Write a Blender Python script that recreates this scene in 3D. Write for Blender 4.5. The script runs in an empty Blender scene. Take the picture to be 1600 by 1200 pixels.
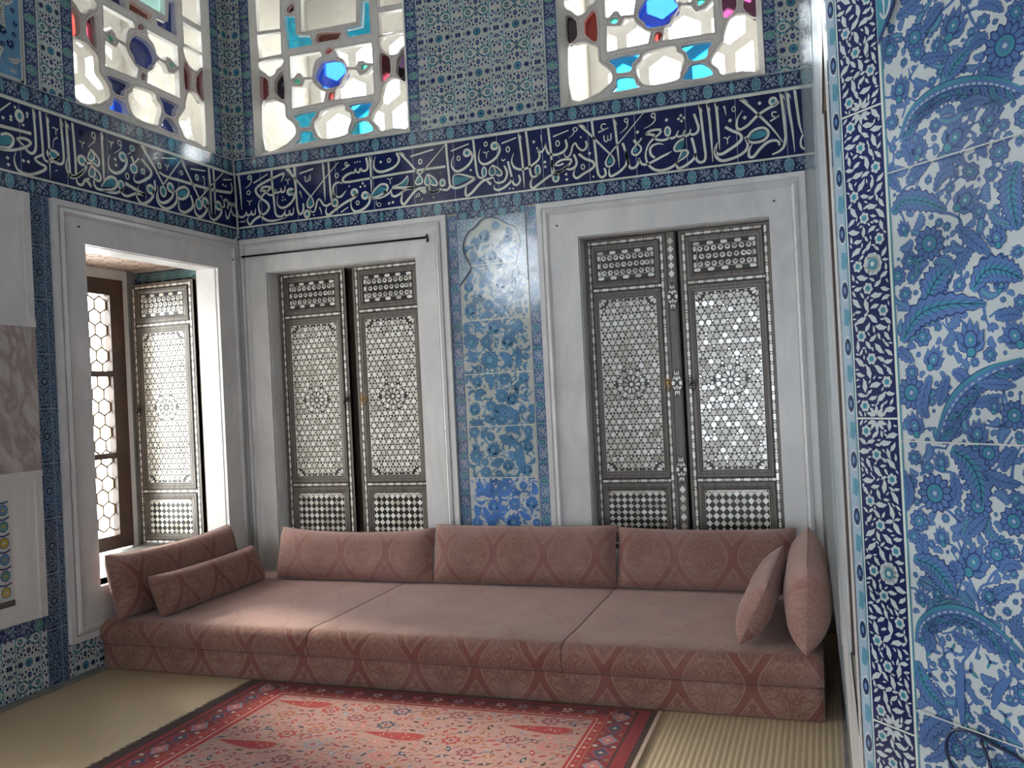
import bpy, bmesh, math, random
from mathutils import Vector as V, Matrix, Euler
R = random.Random(7)
PI = math.pi
C = bpy.context.scene.collection
D = bpy.data
S2 = 2 ** -.5
# ------------------------------------------------------------------ materials
MATS = {}
def nodes(m):
    m.use_nodes = True
    nt = m.node_tree
    return nt, nt.nodes, nt.links, nt.nodes['Principled BSDF']
def M(name, col, rough=.5, var=.08, scale=14, metal=0, bump=0, bscale=40, sheen=0, spec=.5, detail=3, island=0):
    if name in MATS: return MATS[name]
    m = D.materials.new(name); nt, N, L, P = nodes(m)
    P.inputs['Roughness'].default_value = rough; P.inputs['Metallic'].default_value = metal
    P.inputs['Specular IOR Level'].default_value = spec
    if sheen:
        P.inputs['Sheen Weight'].default_value = sheen; P.inputs['Sheen Roughness'].default_value = .4
    tc = N.new('ShaderNodeTexCoord'); no = N.new('ShaderNodeTexNoise')
    no.inputs['Scale'].default_value = scale; no.inputs['Detail'].default_value = detail
    L.new(tc.outputs['Object'], no.inputs['Vector'])
    r = N.new('ShaderNodeValToRGB')
    r.color_ramp.elements[0].position = .3; r.color_ramp.elements[1].position = .7
    r.color_ramp.elements[0].color = [c * (1 - var) for c in col] + [1]
    r.color_ramp.elements[1].color = [min(1, c * (1 + var)) for c in col] + [1]
    src = no.outputs['Fac']
    if island:
        g = N.new('ShaderNodeNewGeometry'); src = g.outputs['Random Per Island']
        r.color_ramp.elements[0].position = 0; r.color_ramp.elements[1].position = 1
    L.new(src, r.inputs['Fac']); L.new(r.outputs['Color'], P.inputs['Base Color'])
    if bump:
        n2 = N.new('ShaderNodeTexNoise'); n2.inputs['Scale'].default_value = bscale
        L.new(tc.outputs['Object'], n2.inputs['Vector'])
        b = N.new('ShaderNodeBump'); b.inputs['Strength'].default_value = bump; b.inputs['Distance'].default_value = .01
        L.new(n2.outputs['Fac'], b.inputs['Height']); L.new(b.outputs['Normal'], P.inputs['Normal'])
    MATS[name] = m; return m
def glaze(name, col, var=.12, rough=.13): return M(name, col, rough, var, 9, bump=.12, bscale=7, spec=.5)
t_white = glaze('tile_white', (.52, .56, .57)); t_cream = glaze('tile_cream', (.46, .50, .48))
t_cobalt = glaze('tile_cobalt', (.008, .015, .085), .3); t_navy = glaze('tile_navy', (.018, .032, .095))
t_blue = glaze('tile_blue', (.088, .165, .36), .3); t_mid = glaze('tile_mid_blue', (.11, .20, .38), .2)
t_line = glaze('tile_outline', (.035, .052, .16)); t_turq = glaze('tile_turquoise', (.055, .235, .31), .3)
t_pale = glaze('tile_pale_blue', (.33, .42, .50)); t_bright = glaze('tile_bright_blue', (.09, .23, .60), .2)
t_letter = glaze('tile_lettering', (.66, .69, .62)); t_green = glaze('tile_green', (.10, .27, .25), .2)
t_steel = glaze('tile_steel_blue', (.11, .255, .43), .25); t_yellow = glaze('tile_yellow', (.42, .34, .05))
t_deep = glaze('tile_deep_steel', (.055, .11, .24), .2)
t_mturq = glaze('tile_muted_turquoise', (.10, .27, .36), .2)
t_grout = M('grout', (.55, .55, .53), .8)
t_dark = glaze('tile_black_line', (.02, .025, .06)); t_field = glaze('tile_border_ground', (.085, .17, .26), .25)
plaster = M('plaster', (.46, .425, .36), .85, .06, 5, bump=.1, bscale=30)
gypsum = M('gypsum_grille', (.62, .60, .57), .8, .06, 20)
redline = M('red_outline', (.30, .15, .13), .8)
wood = M('casement_wood', (.055, .026, .018), .45, .3, 6)
def wood_grain(name, a, b, sc):
    m = D.materials.new(name); nt, N, L, P = nodes(m)
    tc = N.new('ShaderNodeTexCoord'); mp = N.new('ShaderNodeMapping'); mp.inputs['Scale'].default_value = (sc, sc, sc * .06)
    no = N.new('ShaderNodeTexNoise'); no.inputs['Scale'].default_value = 12; no.inputs['Detail'].default_value = 5
    r = N.new('ShaderNodeValToRGB'); r.color_ramp.elements[0].color = a + (1,); r.color_ramp.elements[1].color = b + (1,)
    r.color_ramp.elements[0].position = .3; r.color_ramp.elements[1].position = .7
    L.new(tc.outputs['Object'], mp.inputs['Vector']); L.new(mp.outputs['Vector'], no.inputs['Vector'])
    L.new(no.outputs['Fac'], r.inputs['Fac']); L.new(r.outputs['Color'], P.inputs['Base Color']); P.inputs['Roughness'].default_value = .38
    return m
sh_wood = wood_grain('shutter_wood', (.10, .085, .072), (.19, .165, .145), 6)
sh_dark = wood_grain('shutter_dark_wood', (.022, .015, .013), (.05, .035, .03), 6)
ebony = M('ebony', (.014, .010, .011), .35)
def pearl_mat(name, a, b, c):
    m = D.materials.new(name); nt, N, L, P = nodes(m)
    g = N.new('ShaderNodeNewGeometry'); r = N.new('ShaderNodeValToRGB')
    r.color_ramp.elements[0].color = a + (1,); r.color_ramp.elements[1].color = c + (1,)
    e = r.color_ramp.elements.new(.5); e.color = b + (1,)
    L.new(g.outputs['Random Per Island'], r.inputs['Fac']); L.new(r.outputs['Color'], P.inputs['Base Color'])
    tc = N.new('ShaderNodeTexCoord'); no = N.new('ShaderNodeTexNoise'); no.inputs['Scale'].default_value = 90
    L.new(tc.outputs['Object'], no.inputs['Vector'])
    bp = N.new('ShaderNodeBump'); bp.inputs['Strength'].default_value = .25; bp.inputs['Distance'].default_value = .004
    L.new(no.outputs['Fac'], bp.inputs['Height']); L.new(bp.outputs['Normal'], P.inputs['Normal'])
    P.inputs['Roughness'].default_value = .22; P.inputs['Specular IOR Level'].default_value = .9; P.inputs['Coat Weight'].default_value = .4
    return m
pearl = pearl_mat('mother_of_pearl', (.52, .48, .41), (.80, .78, .70), (.93, .93, .90))
brass = M('brass', (.45, .28, .10), .35, .2, 60, metal=.9); iron = M('dark_iron', (.03, .025, .025), .45, .2, 40, metal=.7)
silverwire = M('grey_cable_sheath', (.42, .44, .45), .5); blackcable = M('dark_blue_cable_sheath', (.012, .02, .07), .4)
def marble_mat(name, base, vein, vs, amt):
    m = D.materials.new(name); nt, N, L, P = nodes(m)
    tc = N.new('ShaderNodeTexCoord'); n1 = N.new('ShaderNodeTexNoise'); n1.inputs['Scale'].default_value = vs
    n1.inputs['Detail'].default_value = 8; n1.inputs['Roughness'].default_value = .6; n1.inputs['Distortion'].default_value = 1.2
    mp = N.new('ShaderNodeMapping'); mp.inputs['Scale'].default_value = (1, 1, .45); mp.inputs['Rotation'].default_value = (.3, .4, 0)
    L.new(tc.outputs['Object'], mp.inputs['Vector']); L.new(mp.outputs['Vector'], n1.inputs['Vector'])
    r = N.new('ShaderNodeValToRGB'); e = r.color_ramp.elements
    e[0].position = .40; e[0].color = base + (1,); e[1].position = .62; e[1].color = base + (1,)
    k = e.new(.51); k.color = tuple(b * (1 - amt) + v * amt for b, v in zip(base, vein)) + (1,)
    L.new(n1.outputs['Fac'], r.inputs['Fac'])
    n2 = N.new('ShaderNodeTexNoise'); n2.inputs['Scale'].default_value = 3; L.new(tc.outputs['Object'], n2.inputs['Vector'])
    mx = N.new('ShaderNodeMix'); mx.data_type = 'RGBA'; mx.blend_type = 'MULTIPLY'; mx.inputs[0].default_value = .25
    L.new(r.outputs['Color'], mx.inputs[6]); L.new(n2.outputs['Fac'], mx.inputs[7]); L.new(mx.outputs[2], P.inputs['Base Color'])
    P.inputs['Roughness'].default_value = .32
    return m
marble = marble_mat('grey_marble', (.80, .79, .79), (.50, .51, .54), 2.2, .3)
veined = marble_mat('veined_marble', (.58, .54, .52), (.24, .16, .15), 5, .7)
stone = M('threshold_stone', (.22, .22, .22), .7, .2, 12)
def glass_mat(name, col, rough=.05, gloss=.10, milk=0.0, mcol=(.8, .78, .7)):
    m = D.materials.new(name); m.use_nodes = True; nt = m.node_tree; N = nt.nodes; L = nt.links; N.clear()
    out = N.new('ShaderNodeOutputMaterial'); tr = N.new('ShaderNodeBsdfTransparent'); tr.inputs['Color'].default_value = col + (1,)
    gl = N.new('ShaderNodeBsdfGlossy'); gl.inputs['Roughness'].default_value = rough
    mx = N.new('ShaderNodeMixShader'); mx.inputs[0].default_value = gloss
    tc = N.new('ShaderNodeTexCoord'); no = N.new('ShaderNodeTexNoise'); no.inputs['Scale'].default_value = 14
    L.new(tc.outputs['Object'], no.inputs['Vector'])
    bp = N.new('ShaderNodeBump'); bp.inputs['Strength'].default_value = .15; bp.inputs['Distance'].default_value = .02
    L.new(no.outputs['Fac'], bp.inputs['Height']); L.new(bp.outputs['Normal'], gl.inputs['Normal'])
    L.new(gl.outputs[0], mx.inputs[2])
    if milk:
        tl = N.new('ShaderNodeBsdfTranslucent'); tl.inputs['Color'].default_value = mcol + (1,)
        df = N.new('ShaderNodeBsdfDiffuse'); df.inputs['Color'].default_value = mcol + (1,)
        ad = N.new('ShaderNodeMixShader'); ad.inputs[0].default_value = .5
        L.new(tl.outputs[0], ad.inputs[1]); L.new(df.outputs[0], ad.inputs[2])
        m2 = N.new('ShaderNodeMixShader')
        rp = N.new('ShaderNodeMath'); rp.operation = 'MULTIPLY'; rp.inputs[1].default_value = milk * 2
        L.new(no.outputs['Fac'], rp.inputs[0]); L.new(rp.outputs[0], m2.inputs[0])
        L.new(tr.outputs[0], m2.inputs[1]); L.new(ad.outputs[0], m2.inputs[2]); L.new(m2.outputs[0], mx.inputs[1])
    else: L.new(tr.outputs[0], mx.inputs[1])
    L.new(mx.outputs[0], out.inputs['Surface'])
    return m
GL = dict(w=glass_mat('glass_clear', (.93, .92, .88), milk=.07), t=glass_mat('glass_turquoise', (.012, .20, .30), milk=.16, mcol=(.03, .5, .7)),
          z=glass_mat('glass_azure', (.008, .15, .34), milk=.14, mcol=(.02, .35, .8)), c=glass_mat('glass_cobalt', (.008, .045, .34), milk=.16, mcol=(.03, .08, .75)),
          n=glass_mat('glass_navy', (.012, .02, .10), milk=.012, mcol=(.02, .03, .12)), r=glass_mat('glass_ruby', (.16, .010, .008), milk=.06, mcol=(.4, .03, .02)),
          d=glass_mat('glass_dark_red', (.05, .008, .012), milk=.03, mcol=(.08, .02, .02)), k=glass_mat('glass_near_black', (.006, .003, .006)),
          p=glass_mat('glass_purple', (.06, .012, .035), milk=.06, mcol=(.2, .05, .14)), g=glass_mat('glass_green', (.01, .17, .10), milk=.15, mcol=(.05, .5, .35)),
          b=glass_mat('glass_brown', (.10, .03, .02), milk=.05, mcol=(.16, .06, .05)), q=glass_mat('glass_pale_turquoise', (.45, .80, .76), milk=.2, mcol=(.5, .8, .75)))
plexi = glass_mat('acrylic', (.90, .93, .95), rough=.15, gloss=.12, milk=.12, mcol=(.75, .80, .86))
pane = glass_mat('casement_glass', (.97, .95, .90), gloss=.06)
def damask():
    m = D.materials.new('damask_velvet'); nt, N, L, P = nodes(m)
    uv = N.new('ShaderNodeUVMap'); uv.uv_map = 'UVMap'; sp = N.new('ShaderNodeSeparateXYZ'); L.new(uv.outputs[0], sp.inputs[0])
    def mt(op, a, b=None, c=None):
        n = N.new('ShaderNodeMath'); n.operation = op
        for i, x in enumerate((a, b, c)):
            if x is None: continue
            if isinstance(x, (int, float)): n.inputs[i].default_value = x
            else: L.new(x, n.inputs[i])
        return n.outputs[0]
    tc = N.new('ShaderNodeTexCoord')
    u = mt('DIVIDE', sp.outputs[0], .33); v = mt('DIVIDE', sp.outputs[1], .56)
    t = mt('PINGPONG', u, .5)                                 # 0 on oval axes, .5 between
    wv = mt('COSINE', mt('MULTIPLY', v, 2 * PI))
    edge = mt('ADD', mt('MULTIPLY', wv, .235), .25)           # ogee outline
    dist = mt('SUBTRACT', t, edge)
    ad = mt('ABSOLUTE', dist)
    band = mt('LESS_THAN', ad, .062); line = mt('COMPARE', ad, .072, .011)
    # arabesque filling: mirrored winding tendrils
    n1 = N.new('ShaderNodeTexNoise'); n1.inputs['Scale'].default_value = 1; n1.inputs['Detail'].default_value = 1.5; n1.inputs['Distortion'].default_value = .6
    cb = N.new('ShaderNodeCombineXYZ'); L.new(mt('MULTIPLY', t, 9), cb.inputs[0]); L.new(mt('MULTIPLY', mt('PINGPONG', v, 1), 11), cb.inputs[1])
    L.new(cb.outputs[0], n1.inputs['Vector'])
    arab = mt('COMPARE', mt('FRACT', mt('MULTIPLY', n1.outputs['Fac'], 6)), .5, .2)
    arab = mt('MULTIPLY', arab, mt('SUBTRACT', 1, mt('MULTIPLY', band, .85)))
    light = mt('MINIMUM', mt('ADD', mt('MULTIPLY', arab, .7), line), 1)
    # random wear, plus wear and lit velvet painted in as paler pile
    no = N.new('ShaderNodeTexNoise'); no.inputs['Scale'].default_value = 4.5; no.inputs['Detail'].default_value = 6; L.new(tc.outputs['Object'], no.inputs['Vector'])
    fz = N.new('ShaderNodeTexNoise'); fz.inputs['Scale'].default_value = 420; fz.inputs['Detail'].default_value = 2; L.new(tc.outputs['Object'], fz.inputs['Vector'])
    c1 = N.new('ShaderNodeMix'); c1.data_type = 'RGBA'; L.new(band, c1.inputs[0]); c1.inputs[6].default_value = (.215, .098, .08, 1); c1.inputs[7].default_value = (.20, .072, .061, 1)
    c2 = N.new('ShaderNodeMix'); c2.data_type = 'RGBA'; L.new(mt('MULTIPLY', light, .8), c2.inputs[0]); L.new(c1.outputs[2], c2.inputs[6]); c2.inputs[7].default_value = (.30, .205, .15, 1)
    c3 = N.new('ShaderNodeMix'); c3.data_type = 'RGBA'
    wr = N.new('ShaderNodeMapRange'); wr.inputs[1].default_value = .42; wr.inputs[2].default_value = .72; L.new(no.outputs['Fac'], wr.inputs[0])
    at = N.new('ShaderNodeAttribute'); at.attribute_name = 'worn_lit'
    L.new(mt('ADD', mt('MULTIPLY', wr.outputs[0], .28), mt('MULTIPLY', at.outputs['Fac'], .62)), c3.inputs[0])
    L.new(c2.outputs[2], c3.inputs[6]); c3.inputs[7].default_value = (.43, .265, .245, 1)
    c4 = N.new('ShaderNodeMix'); c4.data_type = 'RGBA'; c4.blend_type = 'OVERLAY'; c4.inputs[0].default_value = .45
    L.new(c3.outputs[2], c4.inputs[6]); L.new(fz.outputs['Fac'], c4.inputs[7]); L.new(c4.outputs[2], P.inputs['Base Color'])
    P.inputs['Roughness'].default_value = .9; P.inputs['Specular IOR Level'].default_value = .15
    P.inputs['Sheen Weight'].default_value = .4; P.inputs['Sheen Roughness'].default_value = .45; P.inputs['Sheen Tint'].default_value = (1, .82, .78, 1)
    bp = N.new('ShaderNodeBump'); bp.inputs['Strength'].default_value = .35; bp.inputs['Distance'].default_value = .002
    L.new(fz.outputs['Fac'], bp.inputs['Height']); L.new(bp.outputs['Normal'], P.inputs['Normal'])
    return m
velvet = damask()
def straw_mat_m():
    m = D.materials.new('woven_straw'); nt, N, L, P = nodes(m)
    tc = N.new('ShaderNodeTexCoord'); wv = N.new('ShaderNodeTexWave'); wv.bands_direction = 'X'; wv.inputs['Scale'].default_value = 12.5
    wv.inputs['Distortion'].default_value = .15; wv.inputs['Detail'].default_value = 1
    L.new(tc.outputs['Object'], wv.inputs['Vector'])
    mp = N.new('ShaderNodeMapping'); mp.inputs['Scale'].default_value = (60, 400, 1); L.new(tc.outputs['Object'], mp.inputs['Vector'])
    no = N.new('ShaderNodeTexNoise'); no.inputs['Scale'].default_value = 1; L.new(mp.outputs[0], no.inputs['Vector'])
    r = N.new('ShaderNodeValToRGB'); r.color_ramp.elements[0].color = (.49, .36, .22, 1); r.color_ramp.elements[1].color = (.58, .455, .30, 1)
    r.color_ramp.elements[0].position = .0; r.color_ramp.elements[1].position = .35
    L.new(wv.outputs['Fac'], r.inputs['Fac'])
    mx = N.new('ShaderNodeMix'); mx.data_type = 'RGBA'; mx.blend_type = 'OVERLAY'; mx.inputs[0].default_value = .35
    L.new(r.outputs[0], mx.inputs[6]); L.new(no.outputs['Fac'], mx.inputs[7]); L.new(mx.outputs[2], P.inputs['Base Color'])
    bp = N.new('ShaderNodeBump'); bp.inputs['Strength'].default_value = .5; bp.inputs['Distance'].default_value = .004
    L.new(wv.outputs['Fac'], bp.inputs['Height']); L.new(bp.outputs[0], P.inputs['Normal']); P.inputs['Roughness'].default_value = .6
    return m
straw = straw_mat_m()
def wool(name, col, var=.18): return M(name, col, .95, var, 130, bump=.3, bscale=500, sheen=.15, spec=.1)
w_field = wool('wool_rose', (.42, .235, .205)); w_red = wool('wool_red', (.26, .025, .03)); w_crim = wool('wool_crimson', (.36, .035, .04))
w_navy = wool('wool_navy', (.05, .06, .11)); w_dark = wool('wool_dark_brown', (.06, .028, .026)); w_ivory = wool('wool_ivory', (.55, .42, .33))
w_blue = wool('wool_grey_blue', (.22, .23, .30)); w_rust = wool('wool_rust', (.34, .11, .06)); w_plum = wool('wool_plum', (.24, .06, .09)); w_pink = wool('wool_pink', (.50, .16, .15))
niche_paint = M('painted_soffit', (.62, .50, .43), .7, .2, 30)

# ------------------------------------------------------------------ geometry helpers
class MB:
    def __init__(s): s.v = []; s.f = []; s.m = []; s.mats = []; s.uv = None
    def mi(s, mat):
        if mat not in s.mats: s.mats.append(mat)
        return s.mats.index(mat)
    def add(s, vs, fs, mat):
        b = len(s.v); s.v += [tuple(p) for p in vs]; k = s.mi(mat)
        for f in fs: s.f.append([b + i for i in f]); s.m.append(k)
    def poly(s, pts, mat): s.add(pts, [list(range(len(pts)))], mat)
    def hexa(s, a, b, mat):        # a, b: matching quads (bottom, top)
        n = len(a)
        s.add(list(a) + list(b), [list(range(n))[::-1], list(range(n, 2 * n))] + [[i, (i + 1) % n, n + (i + 1) % n, n + i] for i in range(n)], mat)
    def box(s, lo, hi, mat):
        x0, y0, z0 = lo; x1, y1, z1 = hi
        s.hexa([(x0, y0, z0), (x1, y0, z0), (x1, y1, z0), (x0, y1, z0)], [(x0, y0, z1), (x1, y0, z1), (x1, y1, z1), (x0, y1, z1)], mat)
    def fbox(s, F, a0, a1, b0, b1, h0, h1, mat):
        q = [(a0, b0), (a1, b0), (a1, b1), (a0, b1)]
        s.hexa([F(a, b, h0) for a, b in q], [F(a, b, h1) for a, b in q], mat)
    def prism(s, F, pts, h0, h1, mat): s.hexa([F(a, b, h0) for a, b in pts], [F(a, b, h1) for a, b in pts], mat)
    def tube(s, path, r, mat, n=8, closed=False):
        path = [V(p) for p in path]; N = len(path); rings = []
        up = V((0, 0, 1))
        for i, p in enumerate(path):
            t = (path[(i + 1) % N] - path[i - 1]) if closed else (path[min(i + 1, N - 1)] - path[max(i - 1, 0)])
            t.normalize(); a = t.cross(up if abs(t.z) < .95 else V((0, 1, 0))).normalized(); b = t.cross(a)
            rr = r[i] if isinstance(r, (list, tuple)) else r
            rings.append([p + (a * math.cos(2 * PI * k / n) + b * math.sin(2 * PI * k / n)) * rr for k in range(n)])
        vs = [q for g in rings for q in g]; fs = []
        for i in range(N if closed else N - 1):
            j = (i + 1) % N
            for k in range(n): fs.append([i * n + k, i * n + (k + 1) % n, j * n + (k + 1) % n, j * n + k])
        if not closed: fs += [list(range(n))[::-1], [(N - 1) * n + k for k in range(n)]]
        s.add(vs, fs, mat)
    def frame(s, F, o, i, ho, hi, mat, base=0):   # rectangular frame from rect o to rect i, front height ho -> hi
        O = [(o[0], o[2]), (o[1], o[2]), (o[1], o[3]), (o[0], o[3])]; I = [(i[0], i[2]), (i[1], i[2]), (i[1], i[3]), (i[0], i[3])]
        for k in range(4):
            j = (k + 1) % 4
            s.hexa([F(*O[k], base), F(*O[j], base), F(*I[j], base), F(*I[k], base)], [F(*O[k], ho), F(*O[j], ho), F(*I[j], hi), F(*I[k], hi)], mat)
    def build(s, name, parent=None, smooth=False, loc=None):
        me = D.meshes.new(name); me.from_pydata(s.v, [], s.f)
        for m in s.mats: me.materials.append(m)
        me.polygons.foreach_set('material_index', s.m)
        if smooth: me.polygons.foreach_set('use_smooth', [True] * len(s.f))
        me.update()
        o = D.objects.new(name, me); C.objects.link(o)
        if parent is not None:
            o.parent = parent; o.matrix_parent_inverse = pinv(parent)
        return o
def pinv(o):
    m = Matrix.Identity(4); ch = []
    while o is not None: ch.append(o); o = o.parent
    w = Matrix.Identity(4)
    for k in reversed(ch): w = w @ k.matrix_parent_inverse @ k.matrix_basis
    return w.inverted()
def frame_fn(o, u, v, n):
    o, u, v, n = V(o), V(u), V(v), V(n)
    return lambda a, b, h=0: o + u * a + v * b + n * h
XL, YB, XR, YP = -4.037, 5.43, .0305, 1.05
FB = frame_fn((0, YB, 0), (1, 0, 0), (0, 0, 1), (0, -1, 0))
FL = frame_fn((XL, 0, 0), (0, 1, 0), (0, 0, 1), (1, 0, 0))
FR = frame_fn((XR, 0, 0), (0, -1, 0), (0, 0, 1), (-1, 0, 0))
FP = frame_fn((XR, YP, 0), (S2, -S2, 0), (0, 0, 1), (-S2, -S2, 0))
def empty(name, loc, label=None, cat=None, group=None, kind=None):
    o = D.objects.new(name, None); C.objects.link(o); o.location = loc; o.empty_display_size = .1
    return tag(o, label, cat, group, kind)
def tag(o, label=None, cat=None, group=None, kind=None):
    if label: o['label'] = label
    if cat: o['category'] = cat
    if group: o['group'] = group
    if kind: o['kind'] = kind
    return o
# ------------------------------------------------------------------ 2-D drawing
def spline(pts, n=6):
    if len(pts) < 3: return [V(p) for p in pts]
    P = [V(p) for p in pts]; P = [P[0] * 2 - P[1]] + P + [P[-1] * 2 - P[-2]]; out = []
    for i in range(1, len(P) - 2):
        a, b, c, d = P[i - 1:i + 3]
        for k in range(n):
            t = k / n
            out.append(.5 * ((2 * b) + (c - a) * t + (2 * a - 5 * b + 4 * c - d) * t * t + (3 * b - a - 3 * c + d) * t ** 3))
    out.append(P[-2]); return out
def cspline(pts, n=4):
    P = [V(p) for p in pts]; out = []; N = len(P)
    for i in range(N):
        a, b, c, d = P[i - 1], P[i], P[(i + 1) % N], P[(i + 2) % N]
        for k in range(n):
            t = k / n
            out.append(.5 * ((2 * b) + (c - a) * t + (2 * a - 5 * b + 4 * c - d) * t * t + (3 * b - a - 3 * c + d) * t ** 3))
    return out
class Pat:
    def __init__(s): s.i = []; s.base = 0
    def poly(s, pts, mat, l): s.i.append(([(p[0], p[1]) for p in pts], mat, l + s.base))
    def disc(s, x, y, r, mat, l, n=12, ry=None, rot=0):
        ry = ry or r; c, q = math.cos(rot), math.sin(rot)
        s.poly([(x + r * math.cos(2 * PI * k / n) * c - ry * math.sin(2 * PI * k / n) * q, y + r * math.cos(2 * PI * k / n) * q + ry * math.sin(2 * PI * k / n) * c) for k in range(n)], mat, l)
    def star(s, x, y, r0, r1, n, mat, l, ph=0):
        s.poly([(x + (r1 if k % 2 == 0 else r0) * math.cos(ph + PI * k / n), y + (r1 if k % 2 == 0 else r0) * math.sin(ph + PI * k / n)) for k in range(2 * n)], mat, l)
    def stroke(s, pts, ws, mat, l, sm=True):
        p = spline(pts) if sm else [V(q) for q in pts]
        n = len(p); L = []; Rr = []
        for i in range(n):
            t = p[min(i + 1, n - 1)] - p[max(i - 1, 0)]
            if t.length < 1e-9: t = V((1, 0))
            t = V((-t.y, t.x)).normalized()
            f = i / (n - 1) * (len(ws) - 1); k = min(int(f), len(ws) - 2) if len(ws) > 1 else 0
            w = ws[k] + (ws[k + 1] - ws[k]) * (f - k) if len(ws) > 1 else ws[0]
            L.append(p[i] + t * w / 2); Rr.append(p[i] - t * w / 2)
        for i in range(n - 1): s.poly([L[i], Rr[i], Rr[i + 1], L[i + 1]], mat, l)
    def ring(s, x, y, rx, ry, w, mat, l, n=14):
        o = [(x + (rx + w / 2) * math.cos(2 * PI * k / n), y + (ry + w / 2) * math.sin(2 * PI * k / n)) for k in range(n)]
        i = [(x + max(.0005, rx - w / 2) * math.cos(2 * PI * k / n), y + max(.0005, ry - w / 2) * math.sin(2 * PI * k / n)) for k in range(n)]
        for k in range(n):
            j = (k + 1) % n; s.poly([o[k], o[j], i[j], i[k]], mat, l)
    def leaf(s, pts, w, mats, l, serr=True):          # serrated feather leaf
        out, fill, core = mats; p = spline(pts, 7); n = len(p)
        def outline(sc, jag):
            A = []; B = []
            for i in range(n):
                t = p[min(i + 1, n - 1)] - p[max(i - 1, 0)]; t = V((-t.y, t.x)).normalized(); f = i / (n - 1)
                ww = w * .5 * sc * math.sin(PI * min(1, f * .93 + .05)) ** .75 + .0004
                j = (1 + (.22 if i % 2 else -.10) * jag)
                A.append(p[i] + t * ww * j); B.append(p[i] - t * ww * j)
            return A, B
        for sc, jag, mat, ll in ((1.14, 1, out, l), (.98, 1, fill, l + 1), (.34, 0, core, l + 2)):
            A, B = outline(sc, jag if serr else 0)
            for i in range(n - 1): s.poly([A[i], B[i], B[i + 1], A[i + 1]], mat, ll)
        if w > .009 and serr:
            A, B = outline(.72, 0)
            s.stroke([p[i] for i in range(1, n - 1, 2)] + [p[-1]], [w * .05], out, l + 3, False)
            for i in range(2, n - 3, 2):
                for E in (A, B): s.stroke([p[i], E[min(n - 1, i + 2)]], [w * .045, w * .02], out, l + 3, False)
    def rosette(s, x, y, r, n, mats, l):
        out, fill, core, lite = mats; ph = (x * 37 + y * 91) % 1 * 2
        def lobes(rr, d): return [(x + rr * (1 + d * math.cos(n * a)) * math.cos(a + ph), y + rr * (1 + d * math.cos(n * a)) * math.sin(a + ph)) for a in [2 * PI * k / (n * 5) for k in range(n * 5)]]
        s.poly(lobes(r, .10), out, l); s.poly(lobes(r * .90, .12), fill, l + 1)
        for k in range(n):
            a = ph + 2 * PI * k / n + PI / n
            s.poly([(x + q * math.cos(a + d), y + q * math.sin(a + d)) for q, d in ((r * .5, .06), (r * .92, .035), (r * .92, -.035), (r * .5, -.06))], out, l + 2)
        s.disc(x, y, r * .56, out, l + 2); s.disc(x, y, r * .48, core, l + 3); s.star(x, y, r * .2, r * .38, 6, fill, l + 4); s.disc(x, y, r * .13, lite, l + 5, 8)
    def lotus(s, x, y, r, deg, mats, l):
        out, fill, core, lite = mats; a0 = math.radians(deg)
        base = V((x, y)) - V((math.cos(a0), math.sin(a0))) * r * .7
        petals = [(-1.25, .95, .5), (1.25, .95, .5), (-.75, 1.35, .55), (.75, 1.35, .55), (-.32, 1.6, .5), (.32, 1.6, .5), (0, 1.75, .5)]
        for d, ln, wd in petals:
            e = base + V((math.cos(a0 + d * .8), math.sin(a0 + d * .8))) * r * ln; t = (e - base).normalized(); q = V((-t.y, t.x))
            for sc, mat, ll in ((1.12, out, l), (.9, fill, l + 1)):
                w = wd * r * .52 * sc
                s.poly([base, base + (e - base) * .35 + q * w * .8, base + (e - base) * .62 + q * w * .95, base + (e - base) * .85 + q * w * .4, base + (e - base) * (1 + .06 * (sc - 1)),
                        base + (e - base) * .85 - q * w * .4, base + (e - base) * .62 - q * w * .95, base + (e - base) * .35 - q * w * .8], mat, ll)
        c = base + V((math.cos(a0), math.sin(a0))) * r * .62
        s.disc(c.x, c.y, r * .50, out, l + 2, 12, r * .40, a0); s.disc(c.x, c.y, r * .43, fill, l + 3, 12, r * .34, a0); s.disc(c.x, c.y, r * .28, core, l + 4, 10, r * .2, a0); s.disc(c.x, c.y, r * .09, lite, l + 5, 8)
        s.disc(base.x, base.y, r * .3, out, l + 4, 8); s.disc(base.x, base.y, r * .24, core, l + 5, 8)
    def emit(s, mb, F, h, dx=0, dy=0, fx=1, fy=1, rot=False, step=.00022, clip=None):
        for pts, mat, l in s.i:
            q = [((y if rot else x) * fx + dx, (x if rot else y) * fy + dy) for x, y in pts]
            if clip:
                a0, a1, b0, b1 = clip
                for ax, lim, sg in ((0, a0, 1), (0, a1, -1), (1, b0, 1), (1, b1, -1)):
                    o = []
                    for i in range(len(q)):
                        A, B = q[i - 1], q[i]; da = (A[ax] - lim) * sg; db = (B[ax] - lim) * sg
                        if (da >= 0) != (db >= 0):
                            t = da / (da - db); o.append((A[0] + (B[0] - A[0]) * t, A[1] + (B[1] - A[1]) * t))
                        if db >= 0: o.append(B)
                    q = o
                    if len(q) < 3: break
                if len(q) < 3: continue
            ar = sum(q[i - 1][0] * q[i][1] - q[i][0] * q[i - 1][1] for i in range(len(q)))
            if ar < 0: q = q[::-1]
            mb.poly([F(a, b, h + step * (l + 1)) for a, b in q], mat)
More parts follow.
